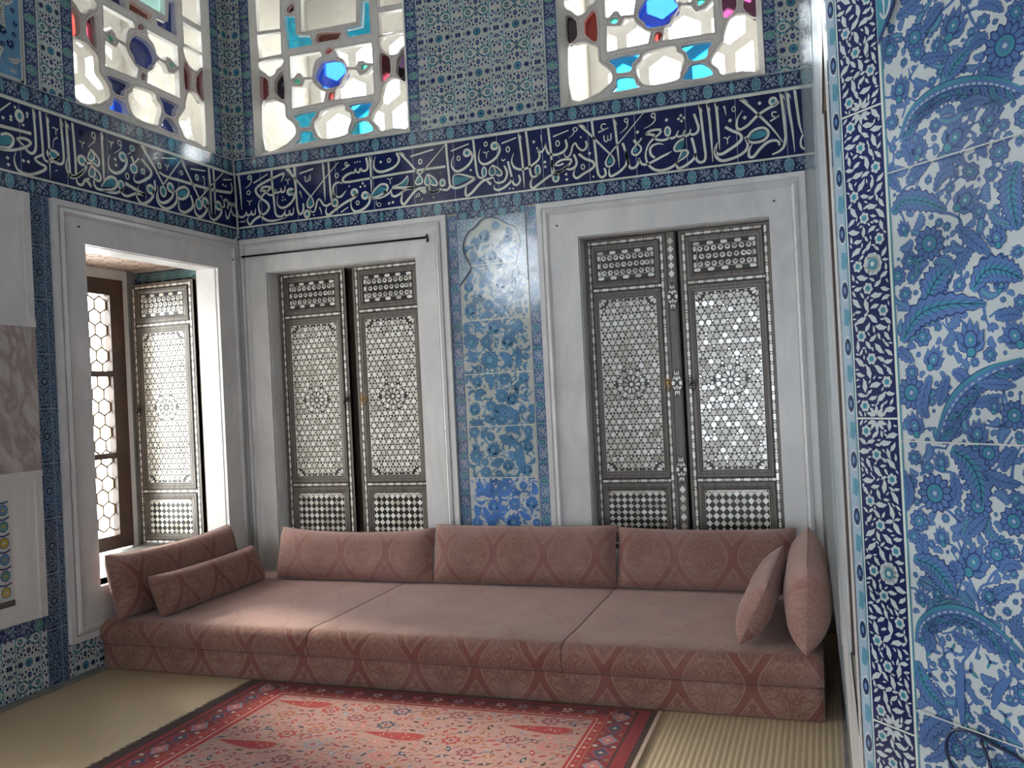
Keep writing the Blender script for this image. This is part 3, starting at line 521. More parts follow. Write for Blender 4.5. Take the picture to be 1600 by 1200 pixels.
# ---- tile decoration of the back wall
def band(mb, F, h, a0, a1, letters, joints, xs=1):
    mb.fbox(F, a0, a1, 2.81, 3.195, 0, h, t_cobalt)
    p = Pat()
    for j in joints: p.poly([(j - .0016, 2.811), (j + .0016, 2.811), (j + .0016, 3.194), (j - .0016, 3.194)], t_pale, 0)
    draw_letters(parse(letters), p, xs); p.emit(mb, F, h, clip=(a0, a1, 2.812, 3.193))
    for b in ((2.80, 2.812), (3.195, 3.212)): mb.fbox(F, a0, a1, b[0], b[1], 0, h + .001, t_letter)
LET_C = '''s18,16,4:-3993,3197 -3987,3144 -3981,3048 -3977,2939;o17,14,8:-3896,3168;s10,8,4:-3884,3160 -3883,3136 -3904,3110 -3941,3091;o14,15,8:-3911,3058;s8,6:-3928,2999 -3916,2996 -3908,2983 -3905,2961;s6,7:-3908,2984 -3896,2993 -3885,3001;s12,16,16,9:-4012,2943 -4014,2914 -3995,2886 -3955,2891 -3940,2922;s16,16,7:-3940,2918 -3935,2896 -3907,2895 -3895,2924;s16,16,7:-3895,2920 -3891,2896 -3865,2895 -3858,2934;s5,7,7,5:-4009,2845 -3989,2854 -3981,2846 -3969,2852 -3958,2846 -3949,2862;p11,8:-3864,3122 -3739,3173;s17,16,16,16,6:-3704,3197 -3704,3108 -3698,3014 -3692,2920 -3684,2872 -3663,2853 -3630,2854 -3613,2873 -3601,2895;s14,16,6:-3610,2875 -3603,2856 -3578,2855 -3568,2891;s16,16,6:-3569,2887 -3565,2858 -3540,2860 -3532,2906;s6,10,19:-3627,3103 -3609,3134 -3601,3161;s19,17,17,19,20:-3600,3158 -3624,3157 -3702,3136 -3775,3115 -3835,3090;s20,18,17,18,19,19,11,4:-3838,3088 -3849,3065 -3835,3035 -3798,2998 -3756,2965 -3740,2930 -3765,2895 -3811,2877 -3868,2855 -3909,2822 -3930,2843 -3930,2867 -3919,2882;s4,12,18,19,14,4:-3801,3008 -3828,2964 -3824,2911 -3800,2862 -3752,2833 -3686,2828 -3598,2839;s14,17,19,9:-3714,3075 -3760,3083 -3791,3077 -3812,3061;s16,18,14:-3714,3070 -3740,3054 -3780,3031 -3804,3003;s18,14:-3812,3061 -3773,3054 -3746,3048;s11,16,14:-3757,3040 -3731,3018 -3701,3017;s14,16,7:-3698,3019 -3684,3026 -3671,3048;s14,16,6:-3679,3054 -3672,3030 -3642,3031 -3633,3057;s16,16,6:-3633,3055 -3629,3029 -3604,3030 -3594,3069;O25,21,18:-3553,3020;s18,18,18,17,7,3:-3531,3031 -3522,2988 -3538,2953 -3583,2921 -3627,2912 -3659,2930 -3670,2968 -3660,3009;d11:-3618,2988;d11:-3623,2967;d11:-3601,2969;s7,6:-3594,3115 -3578,3109 -3571,3096 -3570,3075;s6,6:-3570,3100 -3562,3111 -3551,3112;s17,16,16,17,14:-3511,3198 -3510,3107 -3505,2967 -3499,2883 -3484,2851 -3463,2856 -3450,2887 -3451,2924;o21,23,17:-3423,2844;s12,7,3:-3475,3015 -3466,2990 -3458,2964;p10,12:-3471,3141 -3355,3161;s9,8:-3426,3119 -3423,3084 -3406,3078 -3402,3107;s8,9:-3403,3103 -3402,3082 -3385,3086 -3384,3121;s10,13,14,12,10:-3390,2967 -3415,2929 -3415,2896 -3391,2887 -3367,2904 -3368,2934 -3384,2966;f:-3388,2948 -3375,2919 -3385,2902 -3409,2903;p17,16,12:-3581,3193 -3548,3158 -3387,2964;s16,7,2:-3581,3195 -3552,3182 -3532,3160;p9,8,5:-3384,2966 -3259,3084 -3147,3181;s3,11,15,12,15,16,15:-3398,2885 -3385,2856 -3364,2854 -3349,2879 -3338,2917 -3321,2939 -3302,2922 -3285,2895 -3260,2884 -3233,2893 -3211,2904;s16,15,12,3:-3274,3191 -3271,3099 -3270,2985 -3269,2916;s11,6,2:-3273,3189 -3266,3167 -3261,3146;s15,15,16,15:-3229,3190 -3226,3116 -3224,3002 -3220,2942 -3216,2909;o22,25,16:-3191,2897;s4,14,16,15,16,14,4:-3122,3024 -3152,3037 -3184,3029 -3200,3003 -3198,2967 -3178,2941 -3147,2933 -3121,2948 -3096,2974;s14,14:-3210,2982 -3198,2957 -3178,2939;o13,16,7:-3166,3088;d12:-3368,2831;s11,8,3:-3318,2880 -3309,2856 -3302,2826;O23,22,17:-3031,2951;s18,18,18,19,15,4:-3008,2939 -3040,2913 -3108,2888 -3183,2851 -3247,2817 -3267,2840 -3259,2880;p10,7:-3146,2824 -3087,2853;s18,17,15,15:-2925,3183 -2916,3130 -2923,3099 -2954,3092 -2976,3115;s15,15,6:-2978,3113 -2985,3089 -3007,3094 -3013,3120;s15,16,16,18,18,17,16,16,16,16:-3013,3111 -3025,3092 -3051,3091 -3088,3080 -3116,3059 -3115,3038 -3070,3030 -2947,3033 -2569,3041 -2327,3040;o10,10,7:-3086,3161;s7,8:-3094,3144 -3074,3146 -3059,3151;p9,6:-3122,3121 -3058,3146;d11:-3017,3159;d11:-2997,3163;d11:-2976,3161;s17,16,13,3:-2896,3188 -2894,3118 -2895,3006 -2897,2934;s11,6,2:-2894,3185 -2887,3166 -2879,3143;d12:-3070,3000;d16:-2961,3007;d16:-2981,2984;d16:-2946,2986;O23,22,17:-2948,2920;s17,18,18,17,9,3:-2922,2928 -2912,2882 -2937,2845 -2984,2821 -3030,2817 -3057,2841 -3063,2878 -3052,2912;o12,13,7:-3009,2875;s15,17,17,18,12,3:-2689,3184 -2671,3137 -2693,3100 -2744,3076 -2819,3068 -2861,3093 -2867,3137 -2852,3179;d18:-2813,3136;o12,14,8:-2749,3139;p17,15,12:-2671,3188 -2595,3102 -2520,3006;s15,7,2:-2671,3189 -2645,3175 -2624,3157;s10,11,13,11,9:-2520,3006 -2503,2973 -2511,2950 -2543,2946 -2554,2962 -2540,2987 -2520,3006;f:-2525,2995 -2513,2966 -2525,2955 -2543,2963;p9,8,5:-2520,3009 -2452,3068 -2319,3189;p11,9:-2586,3143 -2410,3168;o12,16,9:-2512,3098;s5,13,16,18,16,16:-2906,2908 -2866,2953 -2819,2980 -2777,2971 -2771,2941 -2803,2916;s16,16,15:-2782,2929 -2843,2903 -2909,2895;f:-2903,2910 -2855,2956 -2815,2966 -2781,2947 -2797,2924 -2863,2914;s9,13,15,7:-2909,2891 -2829,2888 -2768,2909 -2738,2939;s6,15,17,17,15:-2742,2933 -2739,2897 -2715,2885 -2675,2898 -2644,2916;s15,18:-2654,2915 -2614,2924 -2563,2924;p20,18:-2736,2949 -2566,2925;s10,10,11:-2612,3014 -2640,2987 -2683,2963 -2731,2954;s6,4:-2611,3014 -2609,2983 -2626,2943;f:-2613,3005 -2617,2975 -2633,2950 -2681,2955 -2651,2972;s6,5:-2770,3014 -2755,3010 -2748,2996 -2748,2974;s4,6:-2748,2998 -2740,3013 -2728,3013;d18:-2764,2842;d18:-2734,2846;s5,4:-2862,2872 -2862,2840;o14,12,5:-2841,2842;s15,17,18,18,15,3:-2479,2916 -2532,2916 -2567,2898 -2608,2859 -2649,2822 -2669,2844 -2663,2879 -2653,2911;s9,17,13:-2523,2906 -2500,2890 -2488,2877;s13,13:-2508,2913 -2485,2897 -2483,2879;s9,10,10,9:-2461,3008 -2478,2979 -2486,2952 -2471,2930 -2452,2936 -2443,2957 -2461,2999;f:-2461,2981 -2452,2958 -2463,2943 -2478,2948 -2476,2970;s11,12,13,11:-2457,3005 -2414,2971 -2394,2938 -2404,2922 -2440,2933;f:-2435,2971 -2410,2948 -2407,2933 -2437,2940;s3,11,16,16:-2454,2923 -2452,2892 -2428,2876 -2376,2883;d17:-2367,2997;o10,11,6:-2539,2873;s5,3:-2553,2870 -2557,2853;s6,3:-2520,2835 -2502,2846;s6,3:-2430,2850 -2424,2832;s16,16,16,16,15,14:-2314,3193 -2313,3127 -2307,3018 -2302,2930 -2301,2904 -2319,2883 -2356,2885;s15,16,16,17,19:-2296,2908 -2285,2894 -2248,2885 -2187,2898 -2115,2932;s17,14,10,7:-2115,2932 -2174,2957 -2229,2975 -2267,2974;s8,7:-2269,2974 -2277,2949 -2274,2901;f:-2267,2958 -2221,2958 -2152,2937 -2195,2921 -2260,2908;O18,22,12:-2354,2933;s3,13,16,15:-2450,2923 -2448,2890 -2424,2878 -2361,2892;d17:-2367,2995;O22,22,16:-2166,3111;s16,17,17,17,9,3:-2138,3116 -2128,3076 -2151,3036 -2200,3004 -2247,2997 -2277,3027 -2279,3071 -2261,3105;o11,15,7:-2228,3082;p10,8:-2282,3138 -2149,3169;s15,15,15,15,14:-2117,3193 -2112,3121 -2106,3021 -2098,2956 -2083,2933 -2055,2929;O16,31,10:-2049,2967;d15:-2144,2992;O22,22,16:-1967,3129;s16,17,17,17,9,3:-1942,3136 -1932,3096 -1958,3053 -2005,3025 -2046,3018 -2076,3039 -2083,3078 -2069,3124;o11,14,7:-2029,3150;s7,5:-2051,3098 -2035,3095 -2027,3079 -2027,3058;s5,6:-2027,3079 -2019,3095 -2008,3100;p9,8:-1917,3138 -1812,3162;s8,10,10,8:-1987,3006 -2009,2979 -2013,2953 -1998,2937 -1977,2942 -1969,2965 -1986,2997;f:-1991,2980 -1978,2966 -1988,2946 -2005,2950 -2003,2967;s11,12,13,11:-1985,3003 -1944,2974 -1925,2946 -1935,2928 -1966,2937;f:-1962,2966 -1937,2947 -1938,2937 -1963,2944;s15,17,18,17,15,3:-1987,2922 -2024,2916 -2061,2908 -2100,2879 -2138,2845 -2179,2822 -2190,2847 -2183,2885 -2171,2909;s10,19,14:-2032,2905 -2014,2887 -2003,2877;s13,15,15,15,8,3:-1906,2990 -1891,2954 -1891,2921 -1912,2889 -1951,2881 -1977,2896 -1982,2924;s15,16,15,15,16,13,3:-1878,3014 -1868,2960 -1858,2912 -1863,2883 -1905,2850 -1951,2835 -1980,2845 -1983,2871;s13,15,14,13:-1858,2908 -1846,2862 -1820,2853 -1800,2879 -1808,2916;s8,8:-1922,3035 -1912,3023 -1896,3032;o12,17,8:-1874,3093;s12,14,15,16,16,9,3:-1675,3079 -1658,3033 -1666,3000 -1698,2975 -1748,2952 -1797,2951 -1834,2968 -1851,3002 -1848,3033 -1835,3063;s12,12,8:-1671,3068 -1646,3044 -1626,3062 -1612,3095;s16,15,13,3:-1793,3193 -1786,3105 -1778,3003 -1775,2905 -1773,2825;s10,6,2:-1792,3190 -1781,3168 -1773,3145;s16,15,15,14:-1744,3192 -1737,3111 -1731,3013 -1729,2942 -1720,2898 -1696,2890 -1673,2903;O17,32,10:-1676,2930;d18:-1693,3117;d18:-1624,2976;d17:-1623,2945;s6,4:-1644,3154 -1639,3105;s8,14,16,16,15,15:-1614,3093 -1607,3046 -1588,3022 -1543,3013 -1495,3027 -1472,3057 -1479,3101;s16,15,15,15,15:-1592,3197 -1587,3131 -1581,3043 -1577,2951 -1566,2912 -1545,2899;s14,15,12:-1549,2898 -1510,2906 -1466,2932;s14,13:-1577,2984 -1579,2889;o12,17,8:-1533,3084;p10,7:-1561,3132 -1456,3158;d12:-1528,2995;s14,15,17,17,14,3:-1533,2880 -1559,2886 -1594,2882 -1638,2859 -1684,2831 -1717,2816 -1729,2841 -1723,2869 -1707,2890;o19,23,14:-1556,2863;d17:-1486,2878;d17:-1483,2844;d11:-1874,2834;d11:-1851,2831;o14,12,7:-1412,3157;s7,6,2:-1414,3148 -1430,3125 -1459,3108;d12:-1377,3102;s3,11,12,11,13,14,12:-1494,3018 -1484,2992 -1463,2989 -1445,3016 -1435,3051 -1416,3069 -1400,3042 -1378,3019 -1355,3020 -1341,3042 -1345,3074;s14,14,14,10:-1443,2968 -1494,2975 -1533,2966 -1560,2946;s14,15,16,15:-1443,2962 -1463,2938 -1506,2912 -1545,2899 -1575,2900;s10,12:-1560,2946 -1530,2942 -1499,2949;s10,15,15,14:-1492,2923 -1469,2907 -1439,2910 -1416,2929 -1415,2962 -1430,2999;d12:-1527,2994;s16,16,15,15,16,11,2:-1396,2997 -1354,2960 -1309,2937 -1298,2909 -1320,2888 -1371,2866 -1415,2844 -1436,2864 -1432,2890 -1421,2907;o11,16,7:-1373,2911;d18:-1325,2991;p16,14,11:-1387,3187 -1305,3099 -1194,2969;s14,7,2:-1387,3188 -1360,3174 -1340,3156;s9,11,12,10,8:-1192,2972 -1215,2939 -1224,2912 -1211,2892 -1186,2894 -1168,2916 -1173,2943 -1188,2966;f:-1190,2952 -1172,2925 -1187,2909 -1215,2910;p10,8,5:-1194,2969 -1121,3042 -966,3196;s15,15,15,15,12:-1300,3194 -1294,3109 -1286,3006 -1281,2903 -1273,2849 -1252,2828 -1229,2841 -1227,2863 -1235,2885;s15,15,12,2:-1158,3195 -1151,3129 -1144,3027 -1140,2945 -1137,2874;s10,6,2:-1157,3193 -1147,3169 -1137,3145;s7,7:-1209,3160 -1232,3164 -1242,3145 -1226,3130 -1198,3135;p9,6:-1262,3115 -1194,3135;s8,7:-1226,3091 -1224,3058 -1208,3051 -1201,3080;s7,8:-1202,3088 -1200,3061 -1183,3061 -1180,3098;o11,12,7:-1079,3165;s7,7,2:-1069,3159 -1075,3126 -1097,3105 -1124,3088;s15,14,15,16,15,3:-1109,3026 -1095,2979 -1085,2929 -1096,2886 -1130,2854 -1173,2832 -1197,2829 -1204,2854 -1199,2888;d13:-1307,2839;s12,14:-1087,2938 -1076,2880;s10,12,13,12,10:-1020,3006 -1048,2975 -1050,2951 -1027,2939 -1000,2957 -994,2983 -1015,3009;f:-1025,2991 -1013,2970 -1026,2958 -1042,2963;p19,16:-1036,3036 -1019,3008;p10,10:-987,3039 -1015,3007;s13,16,16,13:-1092,2976 -1080,2909 -1067,2864 -1036,2864 -1015,2887 -1006,2917;s11,15,16,15,15,13,3:-1008,2912 -993,2878 -961,2873 -912,2889 -859,2910 -833,2919 -804,2932;s3,12,15,16,15:-851,2980 -881,2990 -918,2985 -937,2961 -933,2928 -911,2906;s15,15,16,13:-862,3074 -894,3079 -933,3076 -961,3062;s16,16:-961,3062 -930,3054 -904,3046;s15,14,12,10,12,16,17,16,13:-862,3070 -878,3048 -909,3029 -943,2997 -962,2958 -967,2920 -956,2875 -923,2838 -881,2823 -829,2828 -785,2848 -763,2871;s11,15,15,15:-913,3038 -893,3017 -850,3008 -811,3017;s15,15,6:-819,3018 -798,3012 -776,3021 -757,3054;s15,15,6:-770,3024 -755,3015 -732,3023 -719,3051;s14,15,6:-730,3025 -713,3014 -693,3024 -682,3053;s14,15,15,15,14:-689,3025 -671,3016 -645,3025 -635,3053 -644,3093 -658,3141;O16,27,12:-824,3058;d19:-827,3129;d17:-738,3144;d17:-753,3125;d17:-720,3127;d17:-736,3109;o12,14,8:-907,3170;s8,8,3:-897,3166 -900,3136 -927,3112 -968,3097;d20:-1011,3081;s12,12,13,14,14,13:-726,3001 -765,2983 -788,2951 -781,2931 -743,2928 -713,2926;s14,13,11,9:-713,2926 -706,2906 -728,2883 -758,2868;f:-727,2992 -738,2942 -780,2945 -762,2973;f:-745,2915 -718,2912 -740,2888 -759,2881;s9,5:-743,2924 -771,2867;s16,15,16,17,15,4:-679,2998 -668,2947 -662,2900 -672,2869 -700,2847 -744,2825 -773,2825 -777,2847 -767,2877;s15,16,16,15,15,15:-662,2900 -657,2861 -637,2841 -611,2846 -601,2878 -604,2926 -611,3033 -618,3140 -624,3193;s11,7,2:-623,3192 -615,3170 -606,3146;s16,16,14,3:-576,3193 -567,3098 -562,2973 -560,2834;s12,7,2:-575,3190 -566,3168 -558,3146;s16,16,14,3:-526,3194 -520,3104 -517,2990 -515,2898;s12,7,2:-526,3191 -517,3167 -510,3146;s13,8,3:-478,3162 -472,3138 -469,3103;o10,15,6:-421,3134;d21:-446,3068;d21:-360,3073;d20:-270,3146;s17,17,17,18,16,4:-477,3034 -438,3006 -396,2981 -384,2952 -407,2924 -457,2895 -502,2874 -530,2878 -538,2897 -530,2923;s16,15,17,18,18,14,4:-362,2958 -350,2912 -362,2877 -402,2851 -456,2836 -505,2833 -535,2856 -545,2893 -535,2929 -525,2948;s7,5:-489,2968 -473,2968 -468,2951 -467,2929;s5,6:-468,2951 -458,2970 -449,2973;s17,15,15,13,4:-381,3189 -327,3133 -266,3061 -205,2985 -148,2894;s15,7,2:-382,3191 -355,3179 -334,3160;o19,20,15:-193,3146;s15,16,16,16,12,3:-161,3141 -177,3123 -229,3105 -287,3073 -341,3027 -386,3006 -407,3019 -407,3055 -395,3085 -369,3119;s8,8:-175,3078 -199,3080 -201,3060 -183,3048 -161,3056;p10,7:-216,3029 -161,3053;s16,16,16,15,9:-148,3196 -140,3100 -134,2996 -132,2925 -143,2873 -169,2846 -213,2830;s11,7,2:-147,3194 -136,3170 -127,3145;s16,16,13,3:-110,3195 -105,3085 -93,2973 -85,2827;s11,7,2:-109,3192 -99,3169 -91,3145;s16,15,7:-68,3191 -59,3078 -51,2988 -38,2929;s11,11,13:-34,2924 -48,2891 -47,2855 -27,2835;s15,15,15,15,16,15:-358,2940 -326,2980 -291,2996 -252,2995 -229,2970 -235,2940 -269,2918 -320,2917 -352,2934;f:-341,2945 -309,2977 -270,2984 -236,2967 -254,2944 -302,2935;s13,15,17,17,17,12,3:-168,2879 -174,2902 -200,2913 -239,2905 -279,2875 -320,2833 -344,2836 -346,2864 -335,2891 -320,2913'''
LET_L = '''p8,7:3459,3118 3529,3181;d17:3479,3087;p16,16:3451,3038 3653,3047;s13,14,14,13:3461,2991 3495,3006 3529,2999 3537,2977 3524,2948 3496,2931 3449,2922;f:3452,2981 3495,2997 3523,2985 3525,2959 3450,2935;s13,14,14,13:3445,2913 3508,2920 3564,2939 3613,2962 3648,2990;s11,15,14:3556,2994 3589,3006 3629,3006 3653,2991;s11,10:3558,2994 3584,2978 3605,2966;s14,14,15,14,13:3672,3189 3677,3109 3680,3033 3677,2967 3654,2938 3628,2941 3609,2956;s9,5,2:3673,3187 3682,3168 3688,3143;s14,14,14,13,13:3715,3189 3720,3101 3724,3005 3726,2944 3737,2919 3765,2915;s14,14,12,2:3761,3188 3766,3114 3768,3016 3768,2918 3767,2820;s10,6,2:3762,3186 3771,3162 3777,3140;o39,24,16:3794,2964;s12,14,12:3760,2913 3794,2928 3839,2967;s12,14,15,15,14,14,9,2:3720,2946 3673,2916 3688,2898 3738,2884 3727,2862 3669,2830 3614,2814 3563,2822 3540,2854 3538,2888 3549,2922;s15,15,15,15,14:3856,3189 3861,3100 3866,3021 3865,2949 3844,2922 3801,2924;s10,6,2:3857,3186 3868,3165 3875,3143;s15,15,15:3894,3183 3899,3089 3903,2990 3907,2870;s11,7,2:3895,3180 3908,3160 3919,3137;s15,15,14:3939,3185 3946,3081 3950,2981 3950,2888;s4,11,15,16,12:3893,2971 3880,2924 3893,2885 3932,2872 3973,2893 4016,2935;s7,5:3795,3119 3818,3118 3819,3083;s5,7:3820,3107 3836,3123;s9,5,3:3828,3071 3803,3049 3793,3001;o13,17,7:4002,3143;o22,28,17:3582,3125;d17:3528,3106;d17:3527,3089;d17:3632,3152;d14:3631,3135;d15:3556,3165;d15:3603,3081;d17:3496,2876;d17:3499,2841;d18:3594,2884;d18:3626,2886;s7,5:3981,3088 4005,3084 4006,3047;s6,4:3805,2876 3820,2881;o13,17,7:4002,3143;o13,17,8:4094,3153;s8,7,3:4107,3148 4097,3116 4047,3071;s7,5:3982,3089 4003,3088 4004,3047;s5,8:4005,3074 4024,3095;s15,15,15,8:4157,3188 4159,3085 4161,2980 4161,2888;s10,6,2:4158,3186 4168,3166 4172,3146;s10,10,11,10:4073,3066 4048,3021 4048,2996 4077,2997 4093,3027 4075,3056;s12,13,14,12:4075,3061 4118,3027 4130,2998 4115,2974 4079,2986;f:4066,3033 4085,3021 4074,3000 4053,2998;f:4091,3014 4119,2995 4095,2990;o27,26,16:3998,2980;s14,13:4018,2966 4073,2982;s16,15,16,15:4026,2970 4023,2937 3991,2901 3949,2870 3904,2862;s10,10,11,10:4073,2971 4048,2926 4052,2900 4082,2902 4094,2932 4075,2961;f:4068,2941 4086,2922 4074,2907 4056,2909;s12,13,14,12:4075,2965 4123,2934 4137,2904 4120,2883 4081,2891;f:4093,2919 4124,2899 4095,2895;s10,14,15,14:3949,2863 3962,2834 3993,2836 4015,2867 4049,2881;s12,19,13:4023,2867 4048,2851 4057,2833;s6,15,17,17,16,15,14,11:4137,2853 4176,2906 4221,2930 4259,2919 4260,2883 4225,2854 4155,2836 4102,2836 4083,2857 4083,2880;f:4129,2853 4175,2903 4226,2919 4252,2898 4227,2872;O22,27,13:4298,2895;s15,15,15,9:4317,2892 4300,2865 4254,2839 4204,2833 4152,2831;p20,18:4333,2915 4502,2872;s17,15,15,13:4502,2874 4423,2868 4351,2838 4311,2841 4289,2865;o26,25,17:4322,3078;s17,17,18,16,9,3:4351,3080 4352,3046 4326,3001 4279,2968 4237,2963 4207,2982 4202,3020 4218,3070;d17:4258,3047;d19:4264,3013;o14,16,7:4301,3159;s7,6,3:4316,3154 4306,3121 4251,3083;s8,5:4212,3147 4229,3145 4229,3109;s5,8:4230,3130 4250,3155;o20,17,7:4405,3152;s6,5,4:4398,3135 4385,3117 4363,3104;O28,28,12:4412,3024;p17,15:4395,3100 4414,3060;p10,9:4460,3101 4418,3059;o14,18,8:4352,2963;o15,16,8:4488,3023;s16,17,18,17,13,3:4480,3102 4526,3072 4563,3040 4553,3006 4495,2967 4440,2942 4409,2953 4416,2992;p17,16,13:4482,3194 4595,3074 4670,2975;s14,7,2:4482,3194 4515,3182 4532,3163;o28,27,17:4551,2920;s17,17,18,17,11,3:4577,2923 4570,2879 4524,2834 4468,2814 4433,2839 4425,2868 4446,2923;O27,33,12:4667,2930;p10,8:4670,2975 4851,3180;p18,16,14:4851,3186 4933,3076 5024,2949;s16,8,2:4851,3186 4880,3172 4899,3151;O30,35,13:5015,2911;p10,8:5024,2949 5150,3064 5295,3192;s12,17,18,19,19,17,15:4637,3052 4705,3037 4849,3038 5037,3038 5197,3044 5323,3056 5373,3064 5394,3092 5384,3137;o27,28,17:4736,2971;s17,17,18,17,10,3:4763,2967 4754,2917 4709,2874 4652,2853 4619,2876 4616,2959;s18,17,18,18,13,4:4795,2951 4792,2894 4749,2846 4684,2819 4630,2834 4605,2869 4606,2913;s16,18,19,17:4781,2948 4823,2981 4876,3001 4915,2985 4902,2946 4848,2915 4793,2915;f:4814,2952 4867,2983 4903,2972 4879,2943 4827,2931;s17,18,19,18,11,3:4932,2958 4953,2910 4942,2871 4871,2828 4820,2834 4807,2867 4814,2901;o29,32,18:5084,2934;s18,18,19,18,12,3:5111,2928 5097,2884 5055,2839 5015,2822 4978,2841 4967,2876 4974,2906;s17,16,14,5:5139,3191 5146,3068 5147,2962 5148,2861;s17,16,14,5:5188,3196 5192,3078 5192,2970 5189,2871;o30,28,18:5227,2939;s18,18,19,16,10,3:5258,2940 5257,2896 5216,2851 5166,2826 5127,2846 5120,2890;s14,15,14:5255,2934 5294,2946 5292,2984 5319,3000 5342,2972 5324,2935;s6,14,14,7:5300,2920 5317,2863 5345,2890 5369,2954;s15,16,14:5365,2948 5389,2903 5437,2900;s13,14:5342,2960 5369,2988 5378,2962 5404,2991 5415,2957;o15,18,8:4643,3095;s8,6:4693,3114 4712,3109 4713,3079;s5,7:4714,3100 4733,3121;o15,14,8:4850,3094;o16,19,8:5007,3097;p9,8:4945,3143 5101,3162;p9,7:4664,3152 4807,3180;s8,8:4631,3176 4602,3159 4603,3145 4629,3143;p8,7:4584,3127 4629,3144;d17:5288,3103;d17:5318,3099;p9,8:5291,3141 5399,3163;s7,6:5066,3112 5085,3109 5080,3002;s8,6:5248,3011 5269,3011 5272,2983;s14,13,10:4591,2988 4593,2935 4577,2907'''
mb = MB(); band(mb, FB, .005, XL, XR, LET_C, (-3.804, -3.498, -3.175, -2.878, -2.566, -2.264, -1.95, -1.638, -1.329, -1.027, -.712, -.412, -.124)); mb.build('inscription_band', wall_back)
mb = MB(); band(mb, FL, .005, 1.3, YB - .005, LET_L, [YB - .30 - .31 * k for k in range(13)], 1.1); mb.build('inscription_band', wall_left)
def both(name, b0, b1, pats, L, off):
    patch(name, wall_back, lambda m, h: tiles_row(m, FB, h, pats, XL + .005, XR, b0, b1, L, off=off), FB, XL + .005, XR, b0, b1)
    patch(name, wall_left, lambda m, h: tiles_row(m, FL, h, pats, 1.3, YB - .006, b0, b1, L, off=off), FL, 1.3, YB - .006, b0, b1)
both('upper_tile_border', 3.212, 3.312, BT, .285, .10)
both('lower_tile_border', 2.712, 2.80, BT, .285, .22)
def col(name, par, F, a0, a1, b0, b1, pats, L, off=0): return patch(name, par, lambda m, h: tiles_row(m, F, h, pats, a0, a1, b0, b1, L, along_b=True, off=off), F, a0, a1, b0, b1)
def grid(name, par, F, a0, a1, b0, b1, pat, T, oa=0, ob=0): return patch(name, par, lambda m, h: tiles_grid(m, F, h, pat, a0, a1, b0, b1, T, oa, ob), F, a0, a1, b0, b1)
ZU = 4.95
for a0, a1, off in ((-3.925, -3.842, .1), (-2.578, -2.492, .05), (-1.592, -1.492, .15), (-.228, -.157, .2)): col('tile_column', wall_back, FB, a0, a1, 3.313, ZU, BTU, .285, off)
grid('lattice_tile_panel', wall_back, FB, -2.491, -1.593, 3.313, ZU, LT, .275, -2.74, 3.22)
grid('lattice_tile_panel', wall_back, FB, XL + .006, -3.926, 3.313, ZU, LT, .275, XL - .07, 3.27); grid('lattice_tile_panel', wall_back, FB, -.156, XR, 3.313, ZU, LT, .275, -.2, 3.3)
for a0, a1, off in ((5.222, 5.31, .1), (3.89, 3.97, .15), (3.625, 3.728, .05)): col('tile_column', wall_left, FL, a0, a1, 3.313, ZU, BTU, .285, off)
grid('lattice_tile_panel', wall_left, FL, 5.311, YB - .007, 3.313, ZU, LT, .275, 5.24, 3.27); grid('lattice_tile_panel', wall_left, FL, 3.729, 3.889, 3.313, ZU, LT2, .24, 3.69, 3.2)

